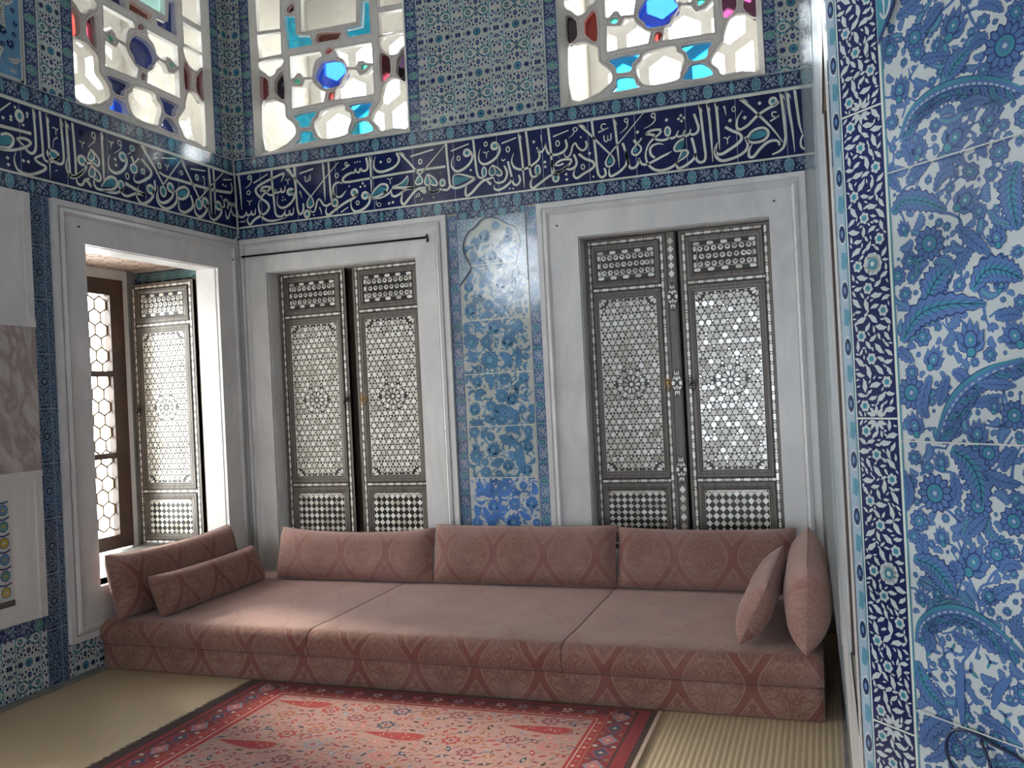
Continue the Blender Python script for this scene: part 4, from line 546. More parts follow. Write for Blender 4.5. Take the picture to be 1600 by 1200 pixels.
# ---- flower tile panels
def motifs(data, p, mats_blue, leafm, out, core, lite, arcs=True):
    tk = []
    for ix, (t, w, pts) in enumerate(parse(data)):
        p.base = (ix % 6) * 7 + 5
        r = w[0] / 1000 * (1.12 if t in 'RP' else 1)
        if t == 'R': p.rosette(*pts[0], r, int(w[1]), (out, mats_blue, core, lite), 1); tk.append((*pts[0], r))
        elif t == 'P': p.lotus(*pts[0], r, w[1], (out, mats_blue, core, lite), 1); tk.append((*pts[0], r * .95))
        elif t == 'L':
            p.leaf(pts, r * 1.35, (out, mats_blue, core if r > .0195 and arcs else leafm if r > .012 else mats_blue), 1)
            for q in spline(pts, 3): tk.append((q.x, q.y, r * .5))
        elif t == 'T':
            x, y = pts[0]; rn = random.Random(int(x * 9999))
            a0 = rn.uniform(0, 6)
            for k in range(3): sprig(p, x + r * .6 * math.cos(a0 + k * 2.1), y + r * .6 * math.sin(a0 + k * 2.1), r * .62, a0 + k * 2.1, (core, mats_blue, mats_blue)[k], 3)
            p.disc(x, y, r * .3, out, 4, 8); tk.append((x, y, r))
        elif t == 'A':
            sp = spline(pts, 8); n = len(sp)
            for i in range(1, n - 1, 3):
                t_ = (sp[i + 1] - sp[i - 1]).normalized(); nn = V((t_.y, -t_.x))
                ln = r * (1.9 + .6 * math.sin(i * 1.9)) * math.sin(PI * (i / n * .8 + .15)); e = sp[i] + (nn * .75 + t_ * 1.0) * ln
                p.leaf([sp[i], sp[i] + nn * ln * .5 + t_ * ln * .25, e], r * .85, (out, mats_blue, leafm if i % 2 else mats_blue), 1)
                tk.append((*(sp[i] + nn * ln * .5 + t_ * ln * .3), ln * .35))
            p.stroke(pts, [r * .3, r * .85, r * .85, r * .4], out, 4); p.stroke(pts, [r * .2, r * .7, r * .7, r * .3], mats_blue, 5)
            o2 = [sp[i] - V(((sp[min(i + 1, n - 1)] - sp[max(i - 1, 0)]).normalized().y, -(sp[min(i + 1, n - 1)] - sp[max(i - 1, 0)]).normalized().x)) * r * .2 for i in range(n)]
            p.stroke(o2, [r * .1, r * .26, r * .26, r * .1], core, 6, False)
            for i in range(3, n - 2, 2):
                t_ = (sp[i + 1] - sp[i - 1]).normalized(); nn = V((t_.y, -t_.x)); c = sp[i] + nn * r * .18
                p.poly([c - t_ * r * .16 - nn * r * .05, c + t_ * r * .12 - nn * r * .08, c + t_ * r * .18 + nn * r * .06, c - t_ * r * .12 + nn * r * .09], lite, 7)
            for q in sp: tk.append((q.x, q.y, r * .5))
    p.base = 0
    return tk
PIER = '''A13:88,1741 100,1762 123,1773 150,1775 176,1770 199,1760 220,1745;R18,14:205,1792;P16,60:155,1832;R12,10:111,1836;P13,80:90,1791;R7,9:78,1760;P17,40:151,1725;P11,70:109,1724;R9,9:194,1698;R5,8:200,1721;R8,9:113,1820;L14:145,1782 155,1794 171,1803;R10,9:80,1835;L13:72,1666 89,1676 114,1669 136,1656;P15,30:158,1662;R15,12:115,1627;R8,8:164,1687;L7:124,1677 132,1690 145,1693 149,1684;L8:185,1767 194,1772 208,1766;P9,110:85,1648;L15:213,1684 204,1668 204,1647 208,1623;L9:98,1692 106,1703 121,1708;R6,8:98,1696;L8:119,1837 135,1852 145,1856;L9:90,1864 106,1868 122,1874;L7:115,1810 130,1809 151,1803;P8,60:136,1820;L8:169,1801 181,1807 189,1803;R6,8:183,1778;P12,45:187,1730;L8:119,1751 128,1768 137,1771;L9:99,1709 95,1728 87,1734;L7:184,1719 175,1710 181,1696;R7,8:171,1648;L9:146,1639 163,1621 180,1606;P11,100:187,1621;L9:80,1821 73,1842 84,1846;L8:76,1719 72,1705 84,1686;R5,8:141,1677;L7:132,1684 145,1706 161,1693;L7:153,1749 171,1752 188,1748;L7:180,1837 193,1836 205,1823;R9,9:217,1818;R9,9:75,1600;L18:107,1569 119,1588 135,1601;L16:159,1574 175,1591 194,1588 210,1578;L16:76,1531 97,1556 130,1564 173,1560;P17,90:155,1529;P13,60:113,1512;R15,12:84,1478;P13,100:86,1445;R7,8:86,1499;A13:112,1430 124,1457 143,1480 173,1497 207,1505;P13,80:157,1438;R11,10:167,1419;R12,11:195,1455;L19:127,1421 146,1410 156,1390 157,1368;R17,13:106,1376;P10,100:115,1409;R7,8:84,1411;R7,8:78,1385;R13,12:153,1368;L9:159,1401 176,1394 197,1391;L8:128,1494 120,1477 116,1464;L8:133,1498 144,1493 148,1483;L8:89,1509 76,1520 74,1527;R7,8:83,1580;P9,70:189,1577;L8:181,1546 196,1548 208,1545;P14,120:199,1529;L9:108,1495 96,1465 103,1452;L7:160,1485 179,1484 198,1482;L7:149,1466 167,1468 183,1474;L9:195,1425 184,1414 181,1402;R6,8:132,1439;L7:144,1456 138,1464 132,1452;P8,80:176,1464;L8:69,1397 75,1376 71,1355;L8:127,1399 130,1380 122,1362;P18,60:146,1314;R11,10:170,1324;P10,100:111,1333;L16:76,1306 99,1301 113,1289 124,1274;R10,9:86,1346;P10,100:83,1267;R8,9:160,1282;A13:75,1218 81,1240 106,1258 135,1262 164,1252 192,1232;T10:92,1215;T9:89,1188;T8:136,1205;T7:157,1219;R7,8:124,1168;L14:73,1199 81,1177 95,1164 105,1160;L12:74,1111 86,1132 109,1151;L8:99,1143 111,1132 97,1110 76,1096;L7:82,1116 91,1127 87,1111;R7,8:185,1329;L8:149,1272 170,1287 187,1298;L11:120,1288 126,1301 119,1309;R12,11:189,1357;T7:170,1172;L6:124,1147 123,1185 127,1211;L5:141,1173 131,1187 112,1194;L6:157,1174 165,1195 178,1210;T7:130,1145;T7:150,1135;L7:141,1161 154,1161 181,1154;R9,9:115,1121;R7,8:172,1139;L9:91,1298 87,1322 93,1333;R7,8:78,1329;L8:137,1335 152,1349 161,1358;L7:173,1307 182,1317 195,1315;L8:87,1231 92,1224 86,1211;L8:117,1238 129,1233 145,1232;L8:145,1245 158,1235 176,1236;T7:116,1221;L7:64,1154 66,1137 62,1118'''
MID = '''P46,60:-2071,2542;R24,8:-1988,2603;L27:-1911,2585 -1893,2546 -1934,2523;P40,100:-2023,2403;L33:-2165,2455 -2149,2388 -2101,2337;P46,70:-1970,2214;P41,80:-2198,2215;L41:-2119,2199 -2066,2259 -2015,2282;R33,9:-2065,2079;P50,60:-2191,2061;R24,8:-1984,2035;L31:-2024,2108 -1965,2112 -1927,2091;R27,8:-1847,2130;L28:-2129,1996 -2078,2020 -2030,2007;P52,60:-2029,1933;R24,8:-2150,1952;R46,11:-2203,1843;R37,10:-2093,1835;P51,80:-1941,1835;L46:-1919,1870 -1858,1930 -1828,1946;R55,12:-2075,1714;L37:-2003,1756 -1947,1716 -1931,1650;P27,100:-1820,1726;L27:-1879,1794 -1869,1720 -1892,1648;L33:-2221,1788 -2194,1730 -2154,1728;L28:-2221,1974 -2233,1929 -2215,1890;R24,8:-1915,2503;R22,8:-1853,2030;L24:-2173,2502 -2132,2516 -2125,2451;L27:-1880,2252 -1839,2285 -1812,2246;R22,8:-2153,2118;L24:-2164,2296 -2196,2262 -2207,2244;P42,70:-2172,1576;L33:-2123,1622 -2074,1581 -2078,1514;R38,10:-1977,1585;P42,70:-1840,1588;R40,10:-2003,1472;P47,40:-1928,1450;L29:-1961,1403 -1943,1355 -1956,1308;L33:-2189,1451 -2161,1498 -2109,1496;R33,9:-2083,1408;P44,70:-2198,1394;L25:-2043,1397 -2003,1376 -1961,1394;R42,11:-2011,1319;R25,8:-2108,1323;P32,80:-1861,1380;L32:-1820,1398 -1791,1378 -1794,1330;L34:-1907,1278 -1914,1335 -1882,1362;R28,8:-1805,1312;L29:-2244,1308 -2192,1297 -2140,1314;R33,9:-2211,1235;P33,100:-2094,1207;P54,60:-2078,1120;L38:-2032,1205 -1973,1175 -1904,1144;L38:-1977,1099 -1918,1069 -1885,1125;P40,80:-1834,1133;R42,11:-2204,1075;R23,8:-2144,1035;P42,80:-1981,1013;R33,9:-2142,968;P42,100:-1852,982;R23,8:-2050,957;L32:-1877,1087 -1890,1030 -1884,954;L33:-2104,1015 -2052,1033 -2010,1052;L29:-2157,1190 -2144,1228 -2154,1247;L38:-1990,1242 -1938,1260 -1890,1211;R28,8:-1829,1237;L29:-2231,1153 -2201,1133 -2223,1114;R50,12:-2015,861;P48,90:-2097,746;R36,10:-1949,755;P47,80:-1829,764;L33:-2213,901 -2184,862 -2227,843;L35:-2146,891 -2114,823 -2082,842;L33:-2218,804 -2175,843 -2136,804;R33,9:-2222,631;P57,60:-1960,641;L35:-2116,593 -2091,669 -2019,689;P32,90:-1882,878;L28:-1817,896 -1800,840 -1821,821;L29:-2069,708 -2037,727 -1997,717;L28:-1917,708 -1868,670 -1839,660;L29:-2170,737 -2143,669 -2135,612;L29:-2232,747 -2213,708 -2226,669;R25,8:-1801,632;L25:-1961,812 -1930,831 -1911,812'''
PR = .235      # part of the pier's big panel that is drawn
mb = MB(); mb.fbox(FP, .0685, .62, .02, 2.9, 0, .005, t_white); p = Pat()
tk = motifs(PIER, p, t_blue, t_turq, t_line, t_turq, t_pale)
rn = random.Random(3)
for x, y, r in scatter(rn, .072, .245, 1.08, 1.90, [.010] * 40 + [.0072] * 150 + [.0048] * 260 + [.0034] * 260, 60, tk):
    k = rn.random()
    if k < .3: p.rosette(x, y, r, 7, (t_line, t_blue, t_turq, t_pale), 1)
    elif k < .55: p.lotus(x, y, r * .8, rn.uniform(0, 360), (t_line, t_blue, t_turq, t_pale), 1)
    else:
        a = rn.uniform(0, 6.3); d = V((math.cos(a), math.sin(a))) * r * 1.2; n_ = V((-d.y, d.x)) * .5
        p.leaf([V((x, y)) - d, V((x, y)) + n_, V((x, y)) + d], r * 1.2, (t_line, t_blue, t_mid), 1)
# long curling leaves that fill the ground under the flowers
def curls(p, rn, n, a0, a1, b0, b1, L, w, mats):
    for k in range(n):
        x, y = rn.uniform(a0, a1), rn.uniform(b0, b1); a = rn.uniform(0, 6.3); bend = rn.choice((-1, 1)) * rn.uniform(.5, 1.1); l = L * rn.uniform(.7, 1.3); pts = [(x, y)]
        for i in range(3): x += l / 3 * math.cos(a); y += l / 3 * math.sin(a); a += bend; pts.append((x, y))
        p.leaf(pts, w * rn.uniform(.7, 1.2), mats, 1)
curls(p, rn, 70, .075, .235, 1.09, 1.90, .042, .0088, (t_line, t_blue, t_mturq))
# thin winding stems
for k in range(110):
    x, y = rn.uniform(.075, .22), rn.uniform(1.1, 1.88); a = rn.uniform(0, 6.3); pts = [(x, y)]
    for i in range(4): a += rn.uniform(-.9, .9); x += .014 * math.cos(a); y += .014 * math.sin(a); pts.append((x, y))
    p.stroke(pts, [.0022, .0034, .0016], t_blue, 0)
# outside the view the panel carries on in the same manner
tk2 = []
for x, y, r in scatter(rn, .26, .6, .1, 2.8, [.05] * 40 + [.03] * 90, 30, tk2): (p.rosette(x, y, r, 11, (t_line, t_blue, t_turq, t_pale), 1) if rn.random() < .5 else p.lotus(x, y, r * .8, rn.uniform(0, 360), (t_line, t_blue, t_turq, t_pale), 1))
for x, y, r in scatter(rn, .075, .25, .1, 1.07, [.03] * 20 + [.02] * 40, 30, tk2) + scatter(rn, .075, .25, 1.92, 2.8, [.03] * 20 + [.02] * 40, 30, tk2): p.rosette(x, y, r, 9, (t_line, t_blue, t_turq, t_pale), 1)
p.emit(mb, FP, .005, clip=(.0702, .62, .02, 2.9), step=.00002)
g = Pat()
for k in range(-5, 6):
    z = 1.428 + .2795 * k; 
    if .03 < z < 2.9: g.poly([(.0702, z - .0007), (.62, z - .0007), (.62, z + .0007), (.0702, z + .0007)], t_grout, 22)
g.poly([(.0685, .02), (.0702, .02), (.0702, 2.9), (.0685, 2.9)], t_turq, 1)
# turquoise spandrel of the blind arch at the top of the panel
g.poly([(.0702, 1.842), (.0745, 1.848), (.083, 1.862), (.092, 1.876), (.0965, 1.89), (.097, 1.92), (.0702, 1.92)], t_line, 22)
g.poly([(.0702, 1.848), (.0735, 1.853), (.081, 1.865), (.089, 1.878), (.0935, 1.89), (.094, 1.92), (.0702, 1.92)], t_turq, 23)
g.stroke([(.0745, 1.875), (.079, 1.868), (.085, 1.874), (.088, 1.888), (.087, 1.905)], [.002, .003, .002], t_white, 24); g.stroke([(.079, 1.87), (.080, 1.882), (.078, 1.892)], [.0016, .0026], t_white, 24)
g.emit(mb, FP, .0052)
mb.build('flower_tile_panel', wall_pier)
mb = MB(); st = [strip_tile(.0535, .333, 11 + k, t_cobalt, t_white, t_turq, True) for k in range(2)]
mb.fbox(FP, .0095, .0685, .02, 2.9, 0, .005, t_letter)
for k in range(-4, 5):
    z = 1.118 + .333 * k
    st[k % 2].emit(mb, FP, .005, .0115, z + .001, fy=.994, clip=(.0115, .065, .02, 2.9))
mb.build('strip_tile_border', wall_pier)
mb = MB(); mb.fbox(FP, -.004, .0095, .02, 2.9, 0, .005, t_pale); p = Pat()
for k in range(90):
    z = .05 + k * .0315
    if k % 2: p.disc(.0035, z, .0055, t_white, 0, 10, .0125); p.disc(.0035, z, .0044, t_navy, 1, 10, .0098); p.disc(.0035, z, .002, t_mid, 2, 8, .0042)
    else: p.poly([(.000, z - .006), (.0055, z - .009), (.0085, z + .002), (.007, z + .010), (.001, z + .012)], t_mturq, 1)
p.poly([(.0085, .02), (.0095, .02), (.0095, 2.9), (.0085, 2.9)], t_turq, 1)
p.emit(mb, FP, .005); mb.build('narrow_tile_border', wall_pier)
# middle panel between the shuttered windows
mb = MB(); mb.fbox(FB, -2.262, -1.778, .15, 2.668, 0, .005, t_cream); p = Pat()
tk = motifs(MID, p, t_steel, t_steel, t_deep, t_mturq, t_pale, False)
low = Pat(); up = Pat()
rn = random.Random(5)
for x, y, r in scatter(rn, -2.25, -1.79, .62, 2.5, [.024] * 60 + [.016] * 140 + [.010] * 200, 40, tk):
    a = rn.uniform(0, 6.3); d = V((math.cos(a), math.sin(a))) * r * 1.25; n_ = V((-d.y, d.x)) * .5
    p.leaf([V((x, y)) - d, V((x, y)) + n_, V((x, y)) + d], r * .8, (t_deep, t_steel, t_mturq), 1)
curls(p, rn, 28, -2.24, -1.80, .62, 2.55, .13, .026, (t_deep, t_steel, t_mturq))
for k in range(130):
    x, y = rn.uniform(-2.2, -1.84), rn.uniform(.65, 2.45); a = rn.uniform(0, 6.3); pts = [(x, y)]
    for i in range(4): a += rn.uniform(-.8, .8); x += .035 * math.cos(a); y += .035 * math.sin(a); pts.append((x, y))
    p.stroke(pts, [.005, .009, .004], t_steel, 0)
swap = {t_steel: t_bright, t_deep: t_blue, t_mturq: t_steel, t_pale: t_white}
for pts, mat, l in p.i:
    if min(q[1] for q in pts) < .93: low.poly(pts, swap.get(mat, mat), l)
    if max(q[1] for q in pts) > .93: up.poly(pts, mat, l)
low.i.insert(0, ([(-2.262, .15), (-1.778, .15), (-1.778, .931), (-2.262, .931)], t_white, -.5))
low.emit(mb, FB, .005, clip=(-2.26, -1.78, .15, .93), step=.00005); up.emit(mb, FB, .005, clip=(-2.26, -1.78, .932, 2.64), step=.00005)
g = Pat()
for z in (.931, 1.275, 1.624, 1.984, 2.35): g.poly([(-2.262, z - .0025), (-1.778, z - .0025), (-1.778, z + .0025), (-2.262, z + .0025)], t_letter, 27)
arch = [(-2.262, 2.225), (-2.187, 2.316), (-2.18, 2.353), (-2.221, 2.441), (-2.222, 2.507), (-2.183, 2.577), (-2.137, 2.605), (-2.084, 2.65), (-2.024, 2.664), (-1.957, 2.64), (-1.9, 2.602), (-1.852, 2.58), (-1.826, 2.521), (-1.82, 2.465), (-1.851, 2.351), (-1.844, 2.305), (-1.778, 2.225)]
sa = spline(arch, 5)
half = len(sa) // 2
for i in range(len(sa) - 1):
    if abs(sa[i].x - sa[i + 1].x) > 1e-6 or True:
        e = -2.262 if i < half else -1.778
        g.poly([sa[i], sa[i + 1], (e, sa[i + 1].y), (e, sa[i].y)], t_pale, 26)
rn = random.Random(8)
for x, y, r in scatter(rn, -2.262, -1.778, 2.23, 2.668, [.011] * 420, 12):
    ins = False
    for i in range(len(sa) - 1):
        A, B = sa[i], sa[i + 1]
        if (A.y > y) != (B.y > y) and x < A.x + (B.x - A.x) * (y - A.y) / (B.y - A.y): ins = not ins
    if not ins: sprig(g, x, y, r, rn.uniform(0, 6), t_turq if rn.random() < .7 else t_steel, 27)
g.stroke(arch, [.009], t_dark, 28); g.emit(mb, FB, .0052, clip=(-2.262, -1.778, .15, 2.668))
mb.build('flower_tile_panel', wall_back)
col('tile_column', wall_back, FB, -2.336, -2.264, .15, 2.70, BT2, .25, .07); col('tile_column', wall_back, FB, -1.776, -1.697, .15, 2.70, BT2, .25, .12)
patch('tile_border', wall_back, lambda m, h: tiles_row(m, FB, h, BT, -2.262, -1.778, 2.669, 2.711, .285, off=.1), FB, -2.262, -1.778, 2.669, 2.711)
# left wall below the inscription
blue_col = [strip_tile(.095, .30, 40 + k, glaze('tile_grey_blue', (.13, .20, .29)), t_navy, t_pale, True) for k in range(2)]
def bluecol(m, h, a0, a1, b0, b1):
    for k in range(10):
        for q in range(2):
            blue_col[(k + q) % 2].emit(m, FL, h, a0 + q * .0955, b0 + k * .302, clip=(a0, a1 - .002, b0, b1))
patch('tile_column', wall_left, lambda m, h: bluecol(m, h, 3.61, 3.748, .02, 2.71), FL, 3.61, 3.748, .02, 2.71)
grid('dado_tile_panel', wall_left, FL, 2.2, 3.608, .02, .333, LT2, .24, 2.17, -.17); grid('dado_tile_panel', wall_left, FL, 3.75, 5.40, .02, .203, LT2, .24, 3.74, -.06)
patch('dado_tile_border', wall_left, lambda m, h: tiles_row(m, FL, h, BTU, 2.2, 3.608, .334, .408, .26, off=.07), FL, 2.2, 3.608, .334, .408)
mb = MB(); mb.fbox(FL, 2.6, 3.62, 3.313, ZU, 0, .005, t_steel); p = Pat(); rn = random.Random(21)
for x, y, r in scatter(rn, 3.2, 3.6, 3.35, ZU, [.05] * 30 + [.03] * 90 + [.018] * 160, 40):
    k = rn.random()
    if k < .5: p.lotus(x, y, r, rn.uniform(0, 360), (t_line, t_navy, t_steel, t_cream), 2)
    else:
        a = rn.uniform(0, 6.3); d = V((math.cos(a), math.sin(a))) * r * 1.2; p.leaf([V((x, y)) - d, V((x, y)) + V((-d.y, d.x)) * .4, V((x, y)) + d], r, (t_line, t_cream, t_cream), 2)
p.poly([(3.605, 3.313), (3.62, 3.313), (3.62, ZU), (3.605, ZU)], t_cream, 3); p.poly([(2.6, 3.313), (3.62, 3.313), (3.62, 3.328), (2.6, 3.328)], t_cream, 3)
p.emit(mb, FL, .005); mb.build('dark_flower_tile_panel', wall_left)
# right wall: tiles below, marble above (seen almost edge-on)
grid('dado_tile_panel', wall_right, FR, -5.42, -1.06, .02, .40, LT2, .24, -5.4, .0)
col('tile_column', wall_right, FR, -3.74, -3.62, .41, 2.7, BT, .285); col('tile_column', wall_right, FR, -1.18, -1.06, .41, 2.7, BT, .285)
grid('lattice_tile_panel', wall_right, FR, -5.42, -1.06, 2.72, 3.25, LT, .275, -5.4, 2.72)
mb = MB()
mb.frame(FR, (-5.40, -3.75, .41, 2.70), (-5.16, -3.99, .5, 2.46), .008, .006, marble); mb.fbox(FR, -5.16, -3.99, .5, 2.46, 0, .004, marble)
mb.frame(FR, (-3.60, -1.20, .41, 2.70), (-1.95, -1.5, .92, 2.05), .003, .002, marble)
for a0, a1, b0, b1 in ((-1.95, -1.5, .88, .92), (-1.95, -1.5, 2.05, 2.08)): mb.fbox(FR, a0, a1, b0, b1, 0, .003, marble)
o = mb.build('marble_panelling', wall_right)
mb = MB(); mb.fbox(FR, -1.949, -1.501, .921, 2.049, -.119, -.10, wood)
mb.fbox(FR, -1.949, -1.93, .921, 2.049, -.10, -.001, wood)
for a in (-1.88, -1.73, -1.56): mb.fbox(FR, a - .02, a + .02, .93, 2.04, -.10, -.085, wood)
mb.build('wooden_niche_door', wall_right)
# ------------------------------------------------------------------ marble window frames
def marble_frame(win, F, outer, op, depth, name='marble_frame'):
    mb = MB(); o = outer
    def ins(r, d, dt=None): return (r[0] + d, r[1] - d, r[2] + d, r[3] - (d if dt is None else dt))
    r0, r1, r2, r3, r4 = o, ins(o, .034), ins(o, .046), ins(o, .066), ins(o, .084)
    mb.frame(F, r0, r1, .030, .030, marble); mb.frame(F, r1, r2, .020, .020, marble); mb.frame(F, r2, r3, .034, .040, marble); mb.frame(F, r3, r4, .040, .022, marble)
    mb.frame(F, r4, op, .026, .026, marble)
    mb.frame(F, op, ins(op, .004), -.0, -.0, marble, base=-depth)      # jamb lining
    ob = mb.build(name, win)
    return ob
def nail(win, F, a, b):
    mb = MB(); mb.tube([F(a, b, .02), F(a, b, .034)], [.007, .005], iron, 8); mb.build('nail', win)
def window(name, F, op): return empty(name, F((op[0] + op[1]) / 2, op[2], 0), kind='structure')
window_1 = window('window_1', FL, W1); window_2 = window('window_2', FB, W2); window_3 = window('window_3', FB, W3)
marble_frame(window_1, FL, (3.752, 5.405, .205, 2.711), W1, .16); marble_frame(window_2, FB, (-4.0, -2.338, .205, 2.711), W2, .25)
marble_frame(window_3, FB, (-1.695, -.035, .205, 2.706), W3, .25)
for a, b in ((-2.40, 2.655), (-2.41, 1.25)): nail(window_2, FB, a, b)
for a, b in ((-1.56, 2.55), (-.215, 2.55), (-1.64, 1.2), (-.10, 1.32)): nail(window_3, FB, a, b)
nail(window_1, FL, 3.93, 2.575); nail(window_1, FL, 5.33, 2.56)
# window 1: recess, sill, painted soffit and casement
mb = MB(); mb.fbox(FL, 3.851, 5.299, 2.545, 2.559, -.859, -.161, niche_paint)
for i in range(9):
    for j in range(5):
        y, x = 3.93 + i * .16, -.23 - j * .14
        q = [FL(y + .055 * math.cos(k * PI / 3), 2.5445, x + .055 * math.sin(k * PI / 3)) for k in range(6)]; q2 = [FL(y + .043 * math.cos(k * PI / 3), 2.5445, x + .043 * math.sin(k * PI / 3)) for k in range(6)]
        for k in range(6): mb.poly([q[k], q2[k], q2[(k + 1) % 6], q[(k + 1) % 6]], redline)
mb.build('painted_soffit', window_1)
mb = MB(); mb.fbox(FL, 3.979, 5.156, .455, .484, -.16, .03, marble); mb.fbox(FL, 3.852, 5.298, .455, .484, -.858, -.16, marble); mb.build('marble_sill', window_1)
mb = MB()
mb.fbox(FL, 3.852, 3.99, .485, 2.54, -.858, -.845, marble); mb.fbox(FL, 5.15, 5.215, .485, 2.54, -.858, -.845, marble); mb.fbox(FL, 3.99, 5.15, 2.46, 2.54, -.858, -.845, marble); mb.fbox(FL, 5.215, 5.298, .485, 2.54, -.858, -.845, stone)
mb.build('recess_lining', window_1)
mb = MB()
for i in range(7):
    LTb = BTU[0]; LTb.emit(mb, frame_fn((XL, 5.2985, 0), (-1, 0, 0), (0, 0, 1), (0, -1, 0)), .0, .2 + i * .095, 2.49, clip=(.17, .85, 2.45, 2.54))
mb.build('recess_tile_border', window_1)
mb = MB(); CX = -.862; CO = (3.985, 5.152, .50, 2.462)
GI = (4.10, 5.022, .60, 2.345)
for a0, a1, b0, b1 in ((CO[0], GI[0], CO[2], CO[3]), (GI[1], CO[1], CO[2], CO[3]), (GI[0], GI[1], CO[2], GI[2]), (GI[0], GI[1], GI[3], CO[3])): mb.fbox(FL, a0, a1, b0, b1, CX - .022, CX + .035, wood)
mb.build('casement_frame', window_1)
for z in (1.175, 1.77):
    m2 = MB(); m2.fbox(FL, GI[0], GI[1], z - .02, z + .02, CX - .05, CX + .03, wood); m2.build('glazing_bar', window_1)
m2 = MB(); m2.fbox(FL, 4.54, 4.58, GI[2], GI[3], CX - .05, CX + .028, wood); m2.build('glazing_bar', window_1)
mb = MB(); mb.fbox(FL, GI[0], GI[1], GI[2], GI[3], CX - .012, CX - .008, pane); mb.build('window_pane', window_1)
lead = M('leading', (.30, .19, .10), .5)
mb = MB(); hx = .062
for i in range(10):
    for j in range(22):
        cy, cz = GI[0] + .02 + i * hx * 1.7, GI[2] + j * hx * 1.5
        cy += (j % 2) * hx * .85
        ring_ = [(cy + hx * .98 * math.sin(k * PI / 3), cz + hx * .98 * math.cos(k * PI / 3)) for k in range(6)]
        for k in range(3):
            A, B = V(ring_[k]), V(ring_[k + 1]); d = (B - A).normalized(); n_ = V((-d.y, d.x)) * .006
            q = [A + n_, A - n_, B - n_, B + n_]
            if all(GI[0] < v.x < GI[1] and GI[2] < v.y < GI[3] for v in q): mb.prism(FL, [tuple(v) for v in q], CX - .006, CX + .002, lead)
mb.build('leaded_lattice', window_1)
def plate(name, F, outer, holes, h0, h1, mat, parent, bev=0.0):
    """a flat plate with holes, extruded from h1 (back) to h0 (front)"""
    cu = D.curves.new(name, 'CURVE'); cu.dimensions = '2D'; cu.fill_mode = 'BOTH'; cu.extrude = (h0 - h1) / 2 - bev; cu.bevel_depth = bev; cu.bevel_resolution = 1; cu.offset = -bev
    for q in [outer] + holes:
        sp = cu.splines.new('POLY'); sp.points.add(len(q) - 1); sp.use_cyclic_u = True
        for i, (a, b) in enumerate(q): sp.points[i].co = (a, b, 0, 1)
    tmp = D.objects.new('tmp', cu); C.objects.link(tmp); dg = bpy.context.evaluated_depsgraph_get()
    me = D.meshes.new_from_object(tmp.evaluated_get(dg)); D.objects.remove(tmp); D.curves.remove(cu)
    mid = (h0 + h1) / 2
    for v in me.vertices: v.co = F(v.co.x, v.co.y, mid + v.co.z)
    me.materials.clear(); me.materials.append(mat); me.name = name
    o = D.objects.new(name, me); C.objects.link(o); o.parent = parent; o.matrix_parent_inverse = pinv(parent); return o
# unseen windows added to the left wall to light the back wall
window_added_low = window('window_added_low', FL, W7); marble_frame(window_added_low, FL, (1.07, 2.56, .205, 2.711), W7, .16)
mb = MB()
for a0, a1, b0, b1 in ((1.251, 1.33, .481, 2.479), (2.30, 2.379, .481, 2.479), (1.33, 2.30, .481, .56), (1.33, 2.30, 2.40, 2.479), (1.33, 2.30, 1.15, 1.19), (1.33, 2.30, 1.77, 1.81), (1.80, 1.83, .56, 2.40)): mb.fbox(FL, a0, a1, b0, b1, -.90, -.84, wood)
mb.build('casement_frame', window_added_low)
mb = MB(); mb.fbox(FL, 1.331, 2.299, .561, 2.399, -.872, -.868, pane); mb.build('window_pane', window_added_low)
window_added_high = window('window_added_high', FL, U7); plate('outer_grille', FL, [(1.251, 3.316), (2.379, 3.316), (2.379, 4.779), (1.251, 4.779)], [[(1.33 + i * .335, 3.40 + j * .335), (1.63 + i * .335, 3.40 + j * .335), (1.63 + i * .335, 3.70 + j * .335), (1.33 + i * .335, 3.70 + j * .335)] for i in range(3) for j in range(4)], -.79, -.83, gypsum, window_added_high, .002)  # upper window, also added out of view for its light
